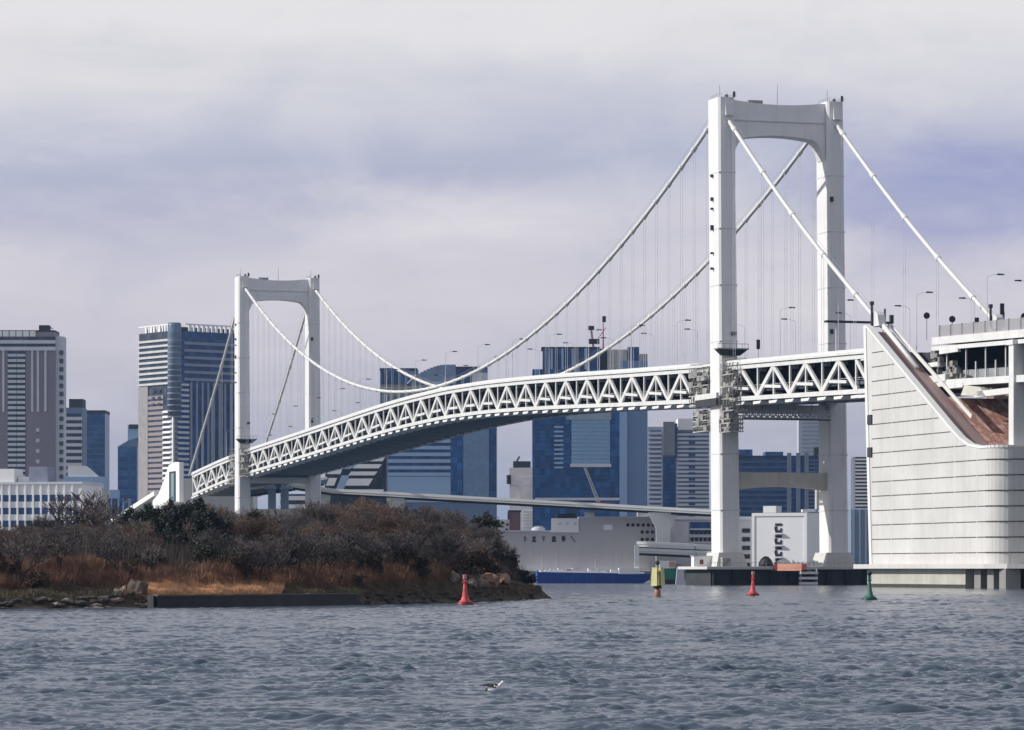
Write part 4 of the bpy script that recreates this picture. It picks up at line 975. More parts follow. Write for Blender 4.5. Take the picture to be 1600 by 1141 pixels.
# warehouses on the quay
D = 1476; r, w_, h = bld('white_warehouse', 'white cubic warehouse with a column of dark loading bays between the tower legs', 1174, 1262, 803, D, -22)
FX = lambda px: (px-1174)/88.0; zz = lambda py: za(py, D)-3
MB().box(-w_/2, w_/2, 0, 22, 0, h).build('wall', mat('clean_white_wall', (.84, .84, .85), .7, .03, .05), r)
MB().box(-w_/2-.3, -w_/2+.9, -.35, 22.3, 0, h+.4).box(w_/2-.9, w_/2+.3, -.35, 22.3, 0, h+.4).box(-w_/2+.9, w_/2-.9, -.35, -.01, h-1, h+.4).build('frame_band', BANDW, r)
for i in range(4):
    z0 = zz(829-0+i*0)-0; z0 = zz(830+i*18.5)
    o = MB().box(-w_/2+w_*FX(1211), -w_/2+w_*FX(1222), -.25, -.01, z0+2.3, z0+3.3).box(-w_/2+w_*FX(1210), -w_/2+w_*FX(1214), -.25, -.01, z0+.3, z0+2.0).box(-w_/2+w_*FX(1211), -w_/2+w_*FX(1222), -.25, -.01, z0-.7, z0+.4).box(-w_/2+w_*FX(1219), -w_/2+w_*FX(1222), -.25, -.01, z0+.4, z0+1.2)
    o.build('loading_bay', BLACK, r)
    MB().box(-w_/2+w_*FX(1209), -w_/2+w_*FX(1224), -1.3, -.26, z0-1.3, z0-.8).build('balcony_slab', BANDW, r)
MB().box(-w_/2+w_*FX(1190), -w_/2+w_*FX(1211), 1, 9, h, h+3.4).build('roof_box', BANDW, r); MB().box(-w_/2+1, w_/2-1, .5, 21, h, h+.5).build('roof', DARK, r)
r, w_, h = bld('grey_warehouse', 'plain blue-grey warehouse block right of the white cubic warehouse', 1263.5, 1302, 801, 1520)
MB().box(-w_/2, w_/2, 0, 22, 0, h).build('wall', mat('slate_wall', (.36, .39, .46), .8, .05, .05), r); MB().box(-w_/2-.1, w_/2+.1, -.4, 22, h-3.8, h-2.9).build('eaves_band', GRYB, r); MB().box(-w_/2, w_/2-3, 1, 14, h, h+1.6).build('roof_house', LBLUE, r)
MB().box(-w_/2-2.8, -w_/2+3, -1, 6, h+.2, h+1.4).build('roof_cover', BANDW, r)

D = 1480; r, w_, h = bld('quay_warehouse', 'long grey warehouse with a row of dark wall marks behind the blue barge', 778, 1026, 831, D)
FX = lambda px: (px-778)/248.0; zz = lambda py: za(py, D)-3
MB().box(-w_/2, -w_/2+w_*FX(905), 0, 30, 0, h).build('wall', WALLG, r)
hu = zz(809); MB().box(-w_/2+w_*FX(905), w_/2, -.02, 30, 0, hu).build('tall_wall', WALLG, r)
MB().box(-w_/2-.3, -w_/2+w_*FX(905), -.4, 30, h, h+.6).build('roof_edge', BANDG, r)
MB().box(-w_/2+w_*FX(905), w_/2, -.4, 30, hu, hu+.5).build('roof_edge', BANDG, r)
MB().box(-w_/2+w_*FX(862), -w_/2+w_*FX(904), -.9, 12, h-.3, zz(810)).build('white_penthouse', BANDW, r)
mb = MB()
for p0 in (872, 884, 896): mb.box(-w_/2+w_*FX(p0), -w_/2+w_*FX(p0+5), -1.0, -.9, zz(820), zz(816.5))
mb.build('penthouse_window', BANDG, r)
MB().box(-w_/2+w_*FX(871), -w_/2+w_*FX(900), 2, 12, zz(810), zz(803)).build('plant_room', DARK, r)
MB().lathe([(3.2, h+.6), (3.0, h+1.6), (1.8, h+2.4), (.3, h+2.7)], 16, (-w_/2+w_*FX(841), 4)).build('roof_dome', BANDG, r)
MB().box(-w_/2+w_*FX(914), -w_/2+w_*FX(929), 1, 6, hu+.5, hu+2.6).box(-w_/2+w_*FX(996), -w_/2+w_*FX(1012), 1, 6, hu+.5, hu+2.3).box(-w_/2+w_*FX(943), -w_/2+w_*FX(957), -.3, -.02, zz(828), zz(820)).build('white_unit', BANDW, r)
# wall marks: six faded characters, too small in the photo to read, as flat painted shapes
MK = mat('faded_lettering', (.03, .03, .033), .8)
def mark(px, shapes, m_=MK):
    mb = MB()
    for (a0, a1, b0, b1) in shapes: mb.box(-w_/2+w_*FX(px+a0), -w_/2+w_*FX(px+a1), -.14, -.02, zz(842+b1), zz(842+b0))
    mb.build('wall_mark', m_, r)
FADE = mat('paler_lettering', (.17, .165, .18), .8)
mark(819, [(0, 1.2, -4, 4.5), (1.2, 3.2, -3, -1.6), (1.8, 3.4, -1, 1.6), (1.2, 2.8, 2.4, 3.6)], FADE)
mark(834.5, [(-2.6, 2.6, -3.6, 0), (-2, 2, .5, 2.2), (-3.2, 3.2, 2.5, 5)])
mark(849.5, [(-3, 3, -4, -2.8), (-.7, .7, -2.8, 5), (-2.6, 2.6, -.6, .5)], FADE)
mark(865.5, [(-2.2, 2.2, -4, -2.2), (-3, 3, -2, 1.2), (-3.2, 3.2, 1.6, 5)])
mark(880.5, [(-3, 3, -3.6, 2.6), (-2, 2, -4.6, -3.8), (-1.8, 1.8, 2.8, 4.4)])
mark(895, [(-3.4, -1.4, -4.4, -2), (-1.8, .2, -2.2, 0), (0, 2, 0, 2.6), (1.6, 3.8, 2.4, 5)], FADE)
for (p0, py, n) in ((981, 820.5, 6), (1003.5, 831.5, 3), (1003.5, 843, 3)):
    for k in range(n):
        cx = -w_/2+w_*FX(p0+k*8.0); MB().tube([(cx, -.3, zz(py)), (cx, -.01, zz(py))], .75, 10).build('porthole_window', BLACK, r)
mb = MB()
for p0 in (846, 868, 930, 962): mb.box(-w_/2+w_*FX(p0), -w_/2+w_*FX(p0)+.4, -.2, -.02, 0, 8)
mb.build('drain_pipe', BANDG, r)
MB().box(-w_/2+w_*FX(815), w_/2-3, -6, -.05, -.3, .9).build('loading_dock', BANDW, r)
# maroon and white blocks right above its roof
r, w_, h = bld('maroon_block', 'maroon building under the elevated road left of the blue tower', 795, 813, 800, 1650)
MB().box(-w_/2, w_/2, 0, 10, 0, h).build('wall', mat('maroon_wall', (.115, .06, .075), .8), r); MB().box(-w_/2-.4, w_/2+.4, -.3, 10, h, h+.8).build('roof_edge', BLACK, r); MB().box(-w_/2-.6, -w_/2-.01, -.3, 8, 0, h).build('edge_pier', BLACK, r)
r, w_, h = bld('white_kiosk_tower', 'small white louvred block between the maroon building and the blue wall', 816, 832, 795, 1640)
MB().box(-w_/2, w_/2, 0, 8, 0, h).build('wall', WALLW, r); floors(r, 'louvre', 'front', w_, 8, .05, .95, h-9, h, 6, .3, BANDG, .3)
r, w_, h = bld('pale_annex', 'pale weathered concrete building behind the right end of the island trees', 752, 796, 812, 1560)
MB().box(-w_/2, w_/2, 0, 14, 0, h).build('wall', mat('weathered_pale_wall', (.62, .62, .60), .8, .15, .2, streak=.5), r)
mb = MB()
for i, (a_, b_) in enumerate(((778, 820), (784, 816), (790, 826), (782, 830), (791, 818))): mb.lathe([(.8, 0), (.8, .1)], 8, (0, 0)) if False else mb.box(xa(a_, 1560)-xa(774, 1560), xa(a_+4, 1560)-xa(774, 1560), -.3, -.01, za(b_+3, 1560)-3, za(b_, 1560)-3)
mb.build('window', BLACK, r)

D = 1500; r, w_, h = bld('quay_office', 'grey quayside building with rows of small dark windows left of the near tower leg', 1028, 1176, 812, D)
FX = lambda px: (px-1028)/148.0; zz = lambda py: za(py, D)-3
MB().box(-w_/2, w_/2, 0, 22, 0, h).build('wall', mat('mid_grey_wall', (.50, .50, .53), .8, .05, .05, streak=.2), r)
MB().box(-w_/2+w_*FX(1040), -w_/2+w_*FX(1076), -.5, -.02, 0, h-1).build('pale_face', mat('grey_face', (.60, .60, .62), .8), r)
MB().box(-w_/2, w_/2, -.7, 22, h, h+1.3).build('roof_edge', BANDG, r)
MB().box(-w_/2+w_*FX(1078), -w_/2+w_*FX(1110), -.3, -.02, zz(834), zz(816)).build('window_recess', GDB, r)
for py in (832, 843, 853): floors(r, 'window_row', 'front', w_, 22, FX(1078), FX(1112), zz(py+2.6), zz(py-2.6), 1, 1, BLACK, .5, 5, .35); floors(r, 'sill_band', 'front', w_, 22, FX(1078), FX(1112), zz(py-4), zz(py-6), 1, 1, BANDG, .7)
floors(r, 'stair_bay', 'front', w_, 22, FX(1160), FX(1172), 2, h-2, 5, .5, BLACK, .4)

# ---- elevated roads behind
def road(nm, label, pts, wd, dep, m_top=CONC):
    mb = MB(); mp_ = MB(); dk = MB()
    for a_, b_ in zip(pts[:-1], pts[1:]):
        a_ = Vector(a_); b_ = Vector(b_); mb.bar(a_, b_, wd, dep)
        n_ = Vector((b_.y-a_.y, a_.x-b_.x, 0)).normalized()
        for sg in (-1, 1):
            o_ = n_*(wd/2*sg)+Vector((0, 0, dep/2+.35)); mp_.bar(a_+o_, b_+o_, .35, 1.1)
        dk.bar(a_-Vector((0, 0, dep/2+.5)), b_-Vector((0, 0, dep/2+.5)), wd*.6, 1.0)
    r = empty(nm); tag(r, label, 'elevated road'); mb.build('deck', m_top, r); mp_.build('parapet', mat('road_parapet', (.76, .77, .74), .7, .05, .2), r); dk.build('girder', DARK, r); return r
def pt(px, py, D): return (xa(px, D), D, za(py, D))
PALC = mat('grey_green_concrete', (.66, .67, .64), .8, .06, .1)
road('elevated_road', 'long thin elevated road sloping down to the right behind the trees and warehouses',
     [pt(440, 757, 1500), pt(520, 769, 1500), pt(700, 779, 1490), pt(900, 790, 1480), pt(1060, 799, 1470), pt(1114, 802, 1466)], 9, 1.1, PALC)
def pier(px, pytop, D, wt, wb, label, flare=0.25):
    r = empty('road_pier', (xa(px, D), D, 0)); tag(r, label, 'pier'); z1 = za(pytop, D)
    MB().hexa([(-wb/2, -2, 2.5), (wb/2, -2, 2.5), (wb/2, 2, 2.5), (-wb/2, 2, 2.5)], [(-wb/2, -2, z1*(1-flare)), (wb/2, -2, z1*(1-flare)), (wb/2, 2, z1*(1-flare)), (-wb/2, 2, z1*(1-flare))]).build('column', PALC, r)
    za_ = z1*(1-flare)+.02
    MB().hexa([(-wb/2, -2, za_), (wb/2, -2, za_), (wb/2, 2, za_), (-wb/2, 2, za_)], [(-wt/2, -2, z1), (wt/2, -2, z1), (wt/2, 2, z1), (-wt/2, 2, z1)]).build('capital', PALC, r)
pier(502, 772, 1500, 8, 6.5, 'square grey road pier rising above the trees below the deck')
pier(1036, 801, 1470, 13, 6, 'flared grey pier holding up the elevated road beside the grey warehouse', .25)
pier(620, 778, 1493, 9, 4, 'road pier hidden low behind the island trees')
road('quay_road', 'low double elevated road along the quay left of the near tower leg', [pt(1000, 852, 1462), pt(1090, 856, 1452), pt(1146, 858, 1448)], 8, 1.4, PALC)
road('quay_walkway', 'second lower concrete walkway under the quay road', [pt(1000, 862, 1456), pt(1090, 866, 1446), pt(1146, 867, 1443)], 5, 1.2, PALC)
for px in (425, 445):
    r = empty('viaduct_column', (xa(px, 1480), 1480, 0)); tag(r, 'blue-grey viaduct column under the deck near the far tower, %s of two' % ('left' if px == 425 else 'right'), 'column')
    MB().box(-1.6, 1.6, -1.6, 1.6, 2.5, za(764, 1480)).build('shaft', mat('blue_grey_column', (.20, .26, .36), .7), r); MB().box(-3.2, 3.2, -2, 2, za(764, 1480), za(760, 1480)).build('capital', LBLUE, r)
r = road('link_road', 'grey curved link road under the deck beside the far tower', [pt(385, 770, 1500), pt(430, 764, 1500), pt(500, 752, 1520)], 9, 2.0, mat('slate_band', (.1, .15, .24)))

# ================================================================== BOATS, QUAY CLUTTER
r = empty('barge', (xa(927, 1010), 1010, 0), R(3)); tag(r, 'long low deep blue barge moored in front of the grey warehouse', 'barge')
BLU = mat('barge_blue', (.008, .07, .36), .45, .15, .2, streak=.3)
L_ = xa(1016, 1010)-xa(838, 1010)
MB().prism([(-L_/2, -.3), (L_/2-3, -.3), (L_/2, 1.2), (L_/2+.4, 2.7), (-L_/2, 3.3)], 'y', -4, 4).build('hull', BLU, r)
mb = MB()
for i in range(16):
    x = -L_/2+1.0+i*(L_-3)/15; mb.box(x-.12, x+.12, -4.1, -3.99, .1, 2.7)
mb.build('rubbing_strake', mat('barge_dark_blue', (.006, .05, .27), .5), r)
mb = MB(); mb.hexa([(-L_/2+1, -3.9, 3.25), (L_/2-2, -3.9, 2.8), (L_/2-2, 3.9, 2.8), (-L_/2+1, 3.9, 3.25)], [(-L_/2+1, -3.7, 3.7), (L_/2-2, -3.7, 3.2), (L_/2-2, 3.7, 3.2), (-L_/2+1, 3.7, 3.7)]); mb.build('deck_edge', BANDG, r)
rr = random.Random(3); mb = MB()
for i in range(14):
    x = rr.uniform(-L_/2+2, L_/2-4); mb.box(x, x+rr.uniform(.6, 2.2), -3.2, -1, 3.3, 3.6+rr.uniform(.1, .9))
mb.build('deck_cargo', BANDW, r)
r = empty('loading_arm', (xa(992, 1000), 1000, 2.5)); tag(r, 'white L-shaped loading mast at the right end of the blue barge', 'mast')
MB().box(-.1, 1.2, -.5, .5, .5, za(852, 1000)-2.5).build('post', BANDW, r); MB().box(-4.6, 1.4, -1, 1, .2, 1.9).build('base', BANDW, r)
r = empty('work_boat', (xa(1046, 960), 960, 0), R(0)); tag(r, 'small green hulled work boat with a white cabin beside the tower pier', 'boat')
MB().prism([(-2.4, 1.2), (-2.6, 4.2), (3.2, 4.4), (2.4, 1.2)], 'y', -1.6, 1.6).build('hull', mat('boat_green', (.02, .20, .15), .5), r)
MB().prism([(-2.2, -.3), (-2.4, 1.19), (2.4, 1.19), (2.2, -.3)], 'y', -1.6, 1.6).build('boot_top', DARK, r)
MB().box(-2.8, 1.6, -1.2, 1.2, 4.4, 6.4).build('cabin', BANDW, r); MB().box(-.2, 1.5, -1.23, -1.2, 4.6, 6.2).build('cabin_panel', mat('salmon_panel', (.65, .35, .27)), r); MB().box(1.62, 3.2, -1, 1, 4.4, 5.6).build('locker', STEELG, r)
r = empty('mooring_block', (xa(1062, 950), 950, 0)); tag(r, 'light grey block beside the green work boat', 'mooring block')
MB().hexa([(-1.2, -1, -.5), (1.4, -1, -.5), (1.4, 1, -.5), (-1.2, 1, -.5)], [(-.7, -1, 4.6), (1.0, -1, 4.6), (1.0, 1, 4.6), (-.7, 1, 4.6)]).build('body', BANDG, r)
# things on the near tower pier
def on_pier(name, s, t, z=4.76): 
    r_ = broot(name, s, t); r_.location.z = z; return r_
r = on_pier('site_cabin', -3, -6.5); tag(r, 'small white site cabin on the pier left of the tower leg', 'cabin')
MB().box(-1.6, 3.5, 3, 5, 0, 2.6).build('wall', BANDW, r); MB().box(0, 1, 2.95, 3, .6, 1.8).build('door', mat('brown_door', (.2, .09, .08)), r); MB().box(-1.8, 3.7, 2.8, 5.2, 2.6, 2.8).build('roof', BANDG, r)
r = on_pier('storage_crate', -4, -3); tag(r, 'grey storage crate on the pier beside the near tower leg', 'crate'); MB().box(0, 2.2, -3.5, -2, 0, 2.1).build('body', TARP, r, bevel=.05); MB().box(-.1, 2.3, -3.6, -1.9, 2.1, 2.25).build('lid', BANDG, r)
r = on_pier('boom_barrier', -10.9, 10.2, 4.0); tag(r, 'orange and white safety board with red ends on the pier edge', 'barrier'); r.rotation_euler.z -= R(42); r.scale = (1.25, 1, 1.1)
MB().box(.6, 5.9, -.6, -.3, -.3, 1.3).build('board', mat('salmon_orange', (1.0, .45, .30), .6), r); MB().box(-.3, .59, -.62, -.28, -.25, 1.2).box(5.91, 6.9, -.62, -.28, -.1, 1.3).build('end_panel', mat('dark_red', (.25, .03, .03), .6), r); MB().box(1.0, 5.5, -.64, -.6, .35, .7).build('pale_stripe', mat('pale_orange', (.85, .5, .38)), r)
r = on_pier('covered_heap', -6, 9.5); tag(r, 'dark tarpaulin covered heap between the tower legs', 'heap')
MB().lathe([(2.0, 0), (1.9, .9), (1.5, 1.7), (.7, 2.5), (.1, 2.7)], 9).build('tarpaulin', DARK, r, smooth=True)
r = on_pier('white_sheeting', -6, 13); tag(r, 'crumpled white sheeting on the pier between the tower legs', 'sheeting')
mb = MB(); rr = random.Random(5)
for i in range(9): x = i*1.35; mb.hexa([(x, -1, 0), (x+1.3, -1, 0), (x+1.3, 1, 0), (x, 1, 0)], [(x+rr.uniform(0, .4), -.8, rr.uniform(.6, 2.3)), (x+1.2, -.8, rr.uniform(.5, 1.6)), (x+1.2, .8, rr.uniform(.6, 1.8)), (x+.2, .8, rr.uniform(.6, 2))])
mb.build('sheet', BANDW, r)
r = on_pier('access_stair', -10.6, 17, 0); tag(r, 'white access steps at the waterline in front of the pier', 'steps')
mb = MB()
for i in range(3): mb.box(-.3-i*.0, 4.4, -1.6-.0*i, -.1, .1+i*1.35, .75+i*1.35)
mb.build('tread', BANDW, r); MB().box(-.2, 0, -1.4, -.1, 0, 4.3).box(4.2, 4.4, -1.4, -.1, 0, 4.3).build('stringer', STEELG, r); MB().bar((0, -1.2, 4.3), (5, -1.2, 3.0), .15, .15).build('handrail', STEELG, r)

# ================================================================== BUOYS
def cone_buoy(name, label, px, D, body, dark, topm, hgt=3.5, lean=0.0):
    r = empty(name, (xa(px, D), D, 0)); tag(r, label, 'buoy'); r.rotation_euler = (R(1.5), R(lean), 0); k = hgt/3.5
    MB().lathe([(.55*k, -.5), (.95*k, -.12), (.98*k, .12), (.85*k, .32), (.5*k, .5)], 22).build('float', dark, r, smooth=True)
    MB().lathe([(.86*k, .325), (.72*k, .42), (.5*k, .62), (.36*k, 1.0), (.25*k, 1.7), (.17*k, 2.5)], 20).build('tower', body, r, smooth=True)
    mb = MB().lathe([(.16*k, 2.5), (.30*k, 2.56), (.30*k, 2.62), (.13*k, 2.66)], 12)
    for i in range(6): a_ = i*math.pi/3; mb.tube([(.28*k*math.cos(a_), .28*k*math.sin(a_), 2.6), (.26*k*math.cos(a_), .26*k*math.sin(a_), 2.95*k)], .025, 5)
    mb.build('lantern_cage', body, r)
    MB().lathe([(.99*k, -.06), (1.0*k, .06)], 22).build('waterline_band', mat('tide_slime', (.06, .065, .045), .7), r)
    ld = MB()
    for sg in (-.1, .1): ld.tube([(sg-.15, -.80*k, .35), (sg-.1, -.27*k, 1.7), (sg-.05, -.2*k, 2.5)], .02, 4)
    ld.build('ladder', STEELG, r)
    if topm == 'can': MB().lathe([(.09*k, 2.66), (.09*k, 3.0*k), (.24*k, 3.02*k), (.24*k, 3.5*k), (.05, 3.52*k)], 14).build('topmark', mat('faded_red', (.50, .25, .25), .6), r)
    else: MB().lathe([(.09*k, 2.66), (.09*k, 2.9*k), (.30*k, 3.1*k), (.34*k, 3.3*k), (.2*k, 3.5*k), (.03, 3.55*k)], 14).build('topmark', dark, r)
BR = mat('buoy_red', (.85, .06, .07), .5, .25, 2.0, streak=.6); BRD = mat('buoy_dark_red', (.16, .012, .02), .5)
BG_ = mat('buoy_green', (.012, .19, .13), .5, .25, 2.0, streak=.6)
cone_buoy('channel_buoy', 'nearest red cone buoy in front of the island tip', 727, 388, BR, BRD, 'can', 3.4, -1)
cone_buoy('channel_buoy', 'smaller red cone buoy in front of the near tower pier', 1176, 526, BR, BRD, 'can', 3.7, 1)
cone_buoy('channel_buoy', 'green cone buoy below the corner of the anchorage', 1358.5, 452, BG_, mat('buoy_dark_green', (.008, .05, .04), .5), 'cone', 3.8, 0)
D = 516; r = empty('yellow_beacon', (xa(1027.5, D), D, 0)); tag(r, 'pale yellow beacon buoy with broad panels on a narrow orange foot', 'buoy')
YL = mat('beacon_yellow', (.72, .68, .34), .6, .15, .8, streak=.5)
MB().lathe([(.35, -.6), (.5, -.2), (.5, .5), (.42, 1.0), (.2, 1.15)], 18).build('float', mat('beacon_orange', (.45, .20, .12), .6, streak=.5), r, smooth=True)
MB().lathe([(.55, 1.15), (.62, 1.2), (.62, 1.5), (.5, 1.55)], 16).build('collar', DARK, r)
mb = MB()
for i in range(4):
    a_ = R(25)+i*math.pi/2; c0, s0 = math.cos(a_), math.sin(a_); b0, e0 = math.cos(a_+1.0), math.sin(a_+1.0)
    mb.add([(c0*1.15, s0*1.15, 1.55), (b0*1.15, e0*1.15, 1.55), (b0*.95, e0*.95, 4.3), (c0*.95, s0*.95, 4.3), (c0*1.1, s0*1.1, 1.55), (b0*1.1, e0*1.1, 1.55), (b0*.9, e0*.9, 4.3), (c0*.9, s0*.9, 4.3)],
           [(0, 1, 2, 3), (7, 6, 5, 4), (0, 4, 5, 1), (1, 5, 6, 2), (2, 6, 7, 3), (3, 7, 4, 0)])
mb.build('panel', YL, r)
mb = MB().tube([(0, 0, 1.5), (0, 0, 5.1)], .12, 8); mb.lathe([(1.0, 1.55), (1.0, 1.65)], 12); mb.lathe([(.85, 3.5), (.85, 3.6)], 12); mb.build('frame', mat('beacon_frame', (.25, .24, .12), .7), r)
MB().lathe([(.22, 4.7), (.3, 4.8), (.3, 5.2), (.1, 5.4)], 12).build('lantern', DARK, r)

# water bird
def bird():
    vs = []; n = 14; prof = [(-.26, .01, .05), (-.18, .05, .075), (-.08, .085, .09), (.03, .095, .10), (.12, .08, .115), (.17, .05, .15), (.20, .042, .20), (.235, .045, .225), (.27, .035, .22), (.31, .012, .21)]
    for (x, rr_, zc) in prof:
        for k in range(n): a_ = 2*math.pi*k/n; vs.append((x, rr_*.8*math.cos(a_), zc+rr_*math.sin(a_)))
    fs = [(i*n+k, i*n+(k+1) % n, (i+1)*n+(k+1) % n, (i+1)*n+k) for i in range(len(prof)-1) for k in range(n)]+[tuple(range(n))[::-1], tuple(range(len(vs)-n, len(vs)))]
    mb = MB(); mb.add(vs, fs); D = 113.0
    r = mb.build('water_bird', [mat('bird_white', (.85, .85, .83), .8, .03), mat('bird_black', (.02, .02, .022), .8)], None, smooth=True)
    for p in r.data.polygons:
        c0 = p.center
        if c0.z > .155 and c0.x < .14 or c0.x < -.17: p.material_index = 1
    r.location = (xa(772, D), D, -.02); r.rotation_euler = (0, 0, R(-12)); r.scale = (1.15, 1.2, 1.45); tag(r, 'small black and white duck floating on the open water', 'bird')
    wg = MB(); wg.add([(.08, -.085, .10), (-.20, -.09, .14), (-.42, -.05, .15), (-.22, -.02, .19), (.06, -.03, .19), (.08, -.07, .115), (-.20, -.075, .155), (-.42, -.04, .16), (-.22, -.01, .20), (.06, -.02, .20)],
             [(0, 1, 2, 3, 4), (9, 8, 7, 6, 5), (0, 5, 6, 1), (1, 6, 7, 2), (2, 7, 8, 3), (3, 8, 9, 4), (4, 9, 5, 0)]); wg.build('wing', mat('bird_black', (.02, .02, .022)), r)
bird()

# ================================================================== ISLAND
FX_ = np.array([-160, -90, -54, -37, -18, -5.7, 1.5, 4.2]); FD = np.array([318, 335, 350, 361, 391, 422, 447, 470.])
def front(x): return np.interp(x, FX_, FD)
def sst(a, b, x): u = np.clip((x-a)/(b-a), 0, 1); return u*u*(3-2*u)
def hnoise(X, Y):
    g = np.random.default_rng(5); z = np.zeros_like(X, dtype=float)
    for i in range(26):
        L = 2.0*(30/2.0)**g.random(); k = 2*math.pi/L; an = g.random()*6.28; z += .045*L**.6*np.sin(k*(X*math.cos(an)+Y*math.sin(an))+g.random()*6.28)
    return z
def hgt(X, Y):
    X = np.asarray(X, float); Y = np.asarray(Y, float)
    d = Y-front(X); right = (5.5-.02*(Y-470))-X
    edge = np.minimum(d, np.minimum(right*1.6, 565-Y))
    bank = sst(0, 3, edge)*1.3+sst(3, 14, edge)*2.0+sst(14, 60, edge)*1.6
    wall = ((X > -37) & (X < -17)).astype(float)
    return -1.2+sst(-2.5, .4, edge)*1.35+bank+hnoise(X, Y)*sst(1, 14, edge)*.7
def hz(x, y): return float(hgt(np.array([x]), np.array([y]))[0])
xs = np.linspace(-160, 12, 345); ys = np.linspace(312, 575, 400)
XX, YY = np.meshgrid(xs, ys); ZZ = hgt(XX, YY)
v = np.stack([XX, YY, ZZ], -1).reshape(-1, 3); idx = np.arange(v.shape[0]).reshape(XX.shape)
f = np.stack([idx[:-1, :-1], idx[:-1, 1:], idx[1:, 1:], idx[1:, :-1]], -1).reshape(-1, 4)
keep = (ZZ.reshape(-1)[f].max(1) > -1.1); f = f[keep]
me = bpy.data.meshes.new('island_ground'); me.from_pydata(v.tolist(), [], f.tolist()); me.update(); me.polygons.foreach_set('use_smooth', [True]*len(me.polygons))
m = bpy.data.materials.new('island_soil'); m.use_nodes = True; t = NT(m.node_tree)
tcn = t.n('ShaderNodeTexCoord'); a = t.noise(tcn.outputs['Object'], .25, 6, .65); b = t.noise(tcn.outputs['Object'], 2.2, 5, .7)
c_ = t.ramp(t.m('ADD', t.m('MULTIPLY', a, .6), t.m('MULTIPLY', b, .4)), [(.35, (.028, .024, .018, 1)), (.47, (.062, .048, .033, 1)), (.56, (.11, .085, .055, 1)), (.68, (.05, .05, .04, 1))])
p = t.n('ShaderNodeBsdfPrincipled'); t.l(c_, p.inputs['Base Color']); p.inputs['Roughness'].default_value = .95
bn = t.n('ShaderNodeBump'); bn.inputs['Strength'].default_value = .8; bn.inputs['Distance'].default_value = .3; t.l(b, bn.inputs['Height']); t.l(bn.outputs[0], p.inputs['Normal'])
o = t.n('ShaderNodeOutputMaterial'); t.l(p.outputs[0], o.inputs[0]); me.materials.append(m)
isl = bpy.data.objects.new('island_ground', me); COL.objects.link(isl); tag(isl, 'low island ground with a muddy bank', kind='structure')

# low dark retaining wall along the shore
r = empty('shore_wall', (0, 0, 0)); tag(r, 'long low blackish wall along the island shore below the tan grass', 'wall')
mb = MB(); cpw = MB(); px_ = [243, 300, 360, 420, 480, 556]; dd = [361, 365, 370, 376, 383, 391]
P_ = [(xa(a_, b_-1.6), b_-1.6) for a_, b_ in zip(px_, dd)]
for a_, b_ in zip(P_[:-1], P_[1:]): mb.bar((a_[0], a_[1], .15), (b_[0], b_[1], .10), .5, 2.2); cpw.bar((a_[0], a_[1], 1.33), (b_[0], b_[1], 1.28), .7, .14)
mb.build('wall_face', mat('wet_black_wall', (.018, .024, .025), .6, .3, .6, streak=.4), r); cpw.build('coping', mat('tan_coping', (.16, .12, .09), .8), r)
MB().box(-.3, .3, -.4, .4, -.5, 1.3).build('end_block', CONCD, r).location = (P_[0][0]-.5, P_[0][1], 0)

# rocks
def rock(x, y, sx, sy, sz, m_, g, z=None):
    import bmesh
    bm = bmesh.new(); bmesh.ops.create_icosphere(bm, subdivisions=2, radius=1)
    for v_ in bm.verts:
        n_ = v_.co.normalized(); k_ = 1+.22*math.sin(n_.x*5+g.random()*1.2+sx*9)+.16*math.sin(n_.y*7+sy*5)+g.uniform(-.07, .07)
        v_.co = Vector((n_.x*sx*k_, n_.y*sy*k_, n_.z*sz*k_))
    me_ = bpy.data.meshes.new('shore_rock'); bm.to_mesh(me_); bm.free(); me_.materials.append(m_)
    o_ = bpy.data.objects.new('shore_rock', me_); COL.objects.link(o_); o_.location = (x, y, (hz(x, y) if z is None else z)+sz*.25); o_.rotation_euler = (0, 0, g.random()*6); return o_
gr = random.Random(12)
RKP = mat('pale_rock', (.24, .20, .165), .9, .25, .9, bump=.4); RKT = mat('tan_rock', (.36, .22, .145), .9, .25, .9, bump=.4); RKD = mat('dark_rock', (.06, .055, .05), .9, .25, .9, bump=.4)
for i in range(120):
    px = gr.uniform(-10, 240) if i < 42 else gr.uniform(556, 835); x = xa(px, 358 if px < 300 else float(np.interp(px, [556, 700, 835], [392, 416, 460])))
    y = float(front(x))+gr.uniform(-.6, 2.2); s_ = gr.uniform(.22, .62)*(1.05 if i < 42 else .7)
    pale = (70 < px < 240 and gr.random() < .6)
    o_ = rock(x, y, s_*1.6, s_, s_*.42, RKP if pale else RKD, gr)
    where = ('at the far left of the shore', 'on the left shore below the scrub', 'on the shore just left of the brown boulder')[0 if px < 80 else 1 if px < 165 else 2] if i < 42 else ('on the shore just right of the dark wall', 'on the shore halfway from dark wall to red buoy', 'on the shore just left of the nearest red buoy')[0 if px < 605 else 1 if px < 655 else 2] if px < 727 else 'on the shore right of the nearest red buoy' if px < 785 else 'at the right tip of the island shore'
    tag(o_, ('larger ' if s_ > .6 else 'small ')+('pale rock ' if pale else 'dark rock ')+where, 'rock', ('pale' if pale else 'dark')+(' rocks on the left island shore' if i < 42 else ' rocks on the right island shore'))
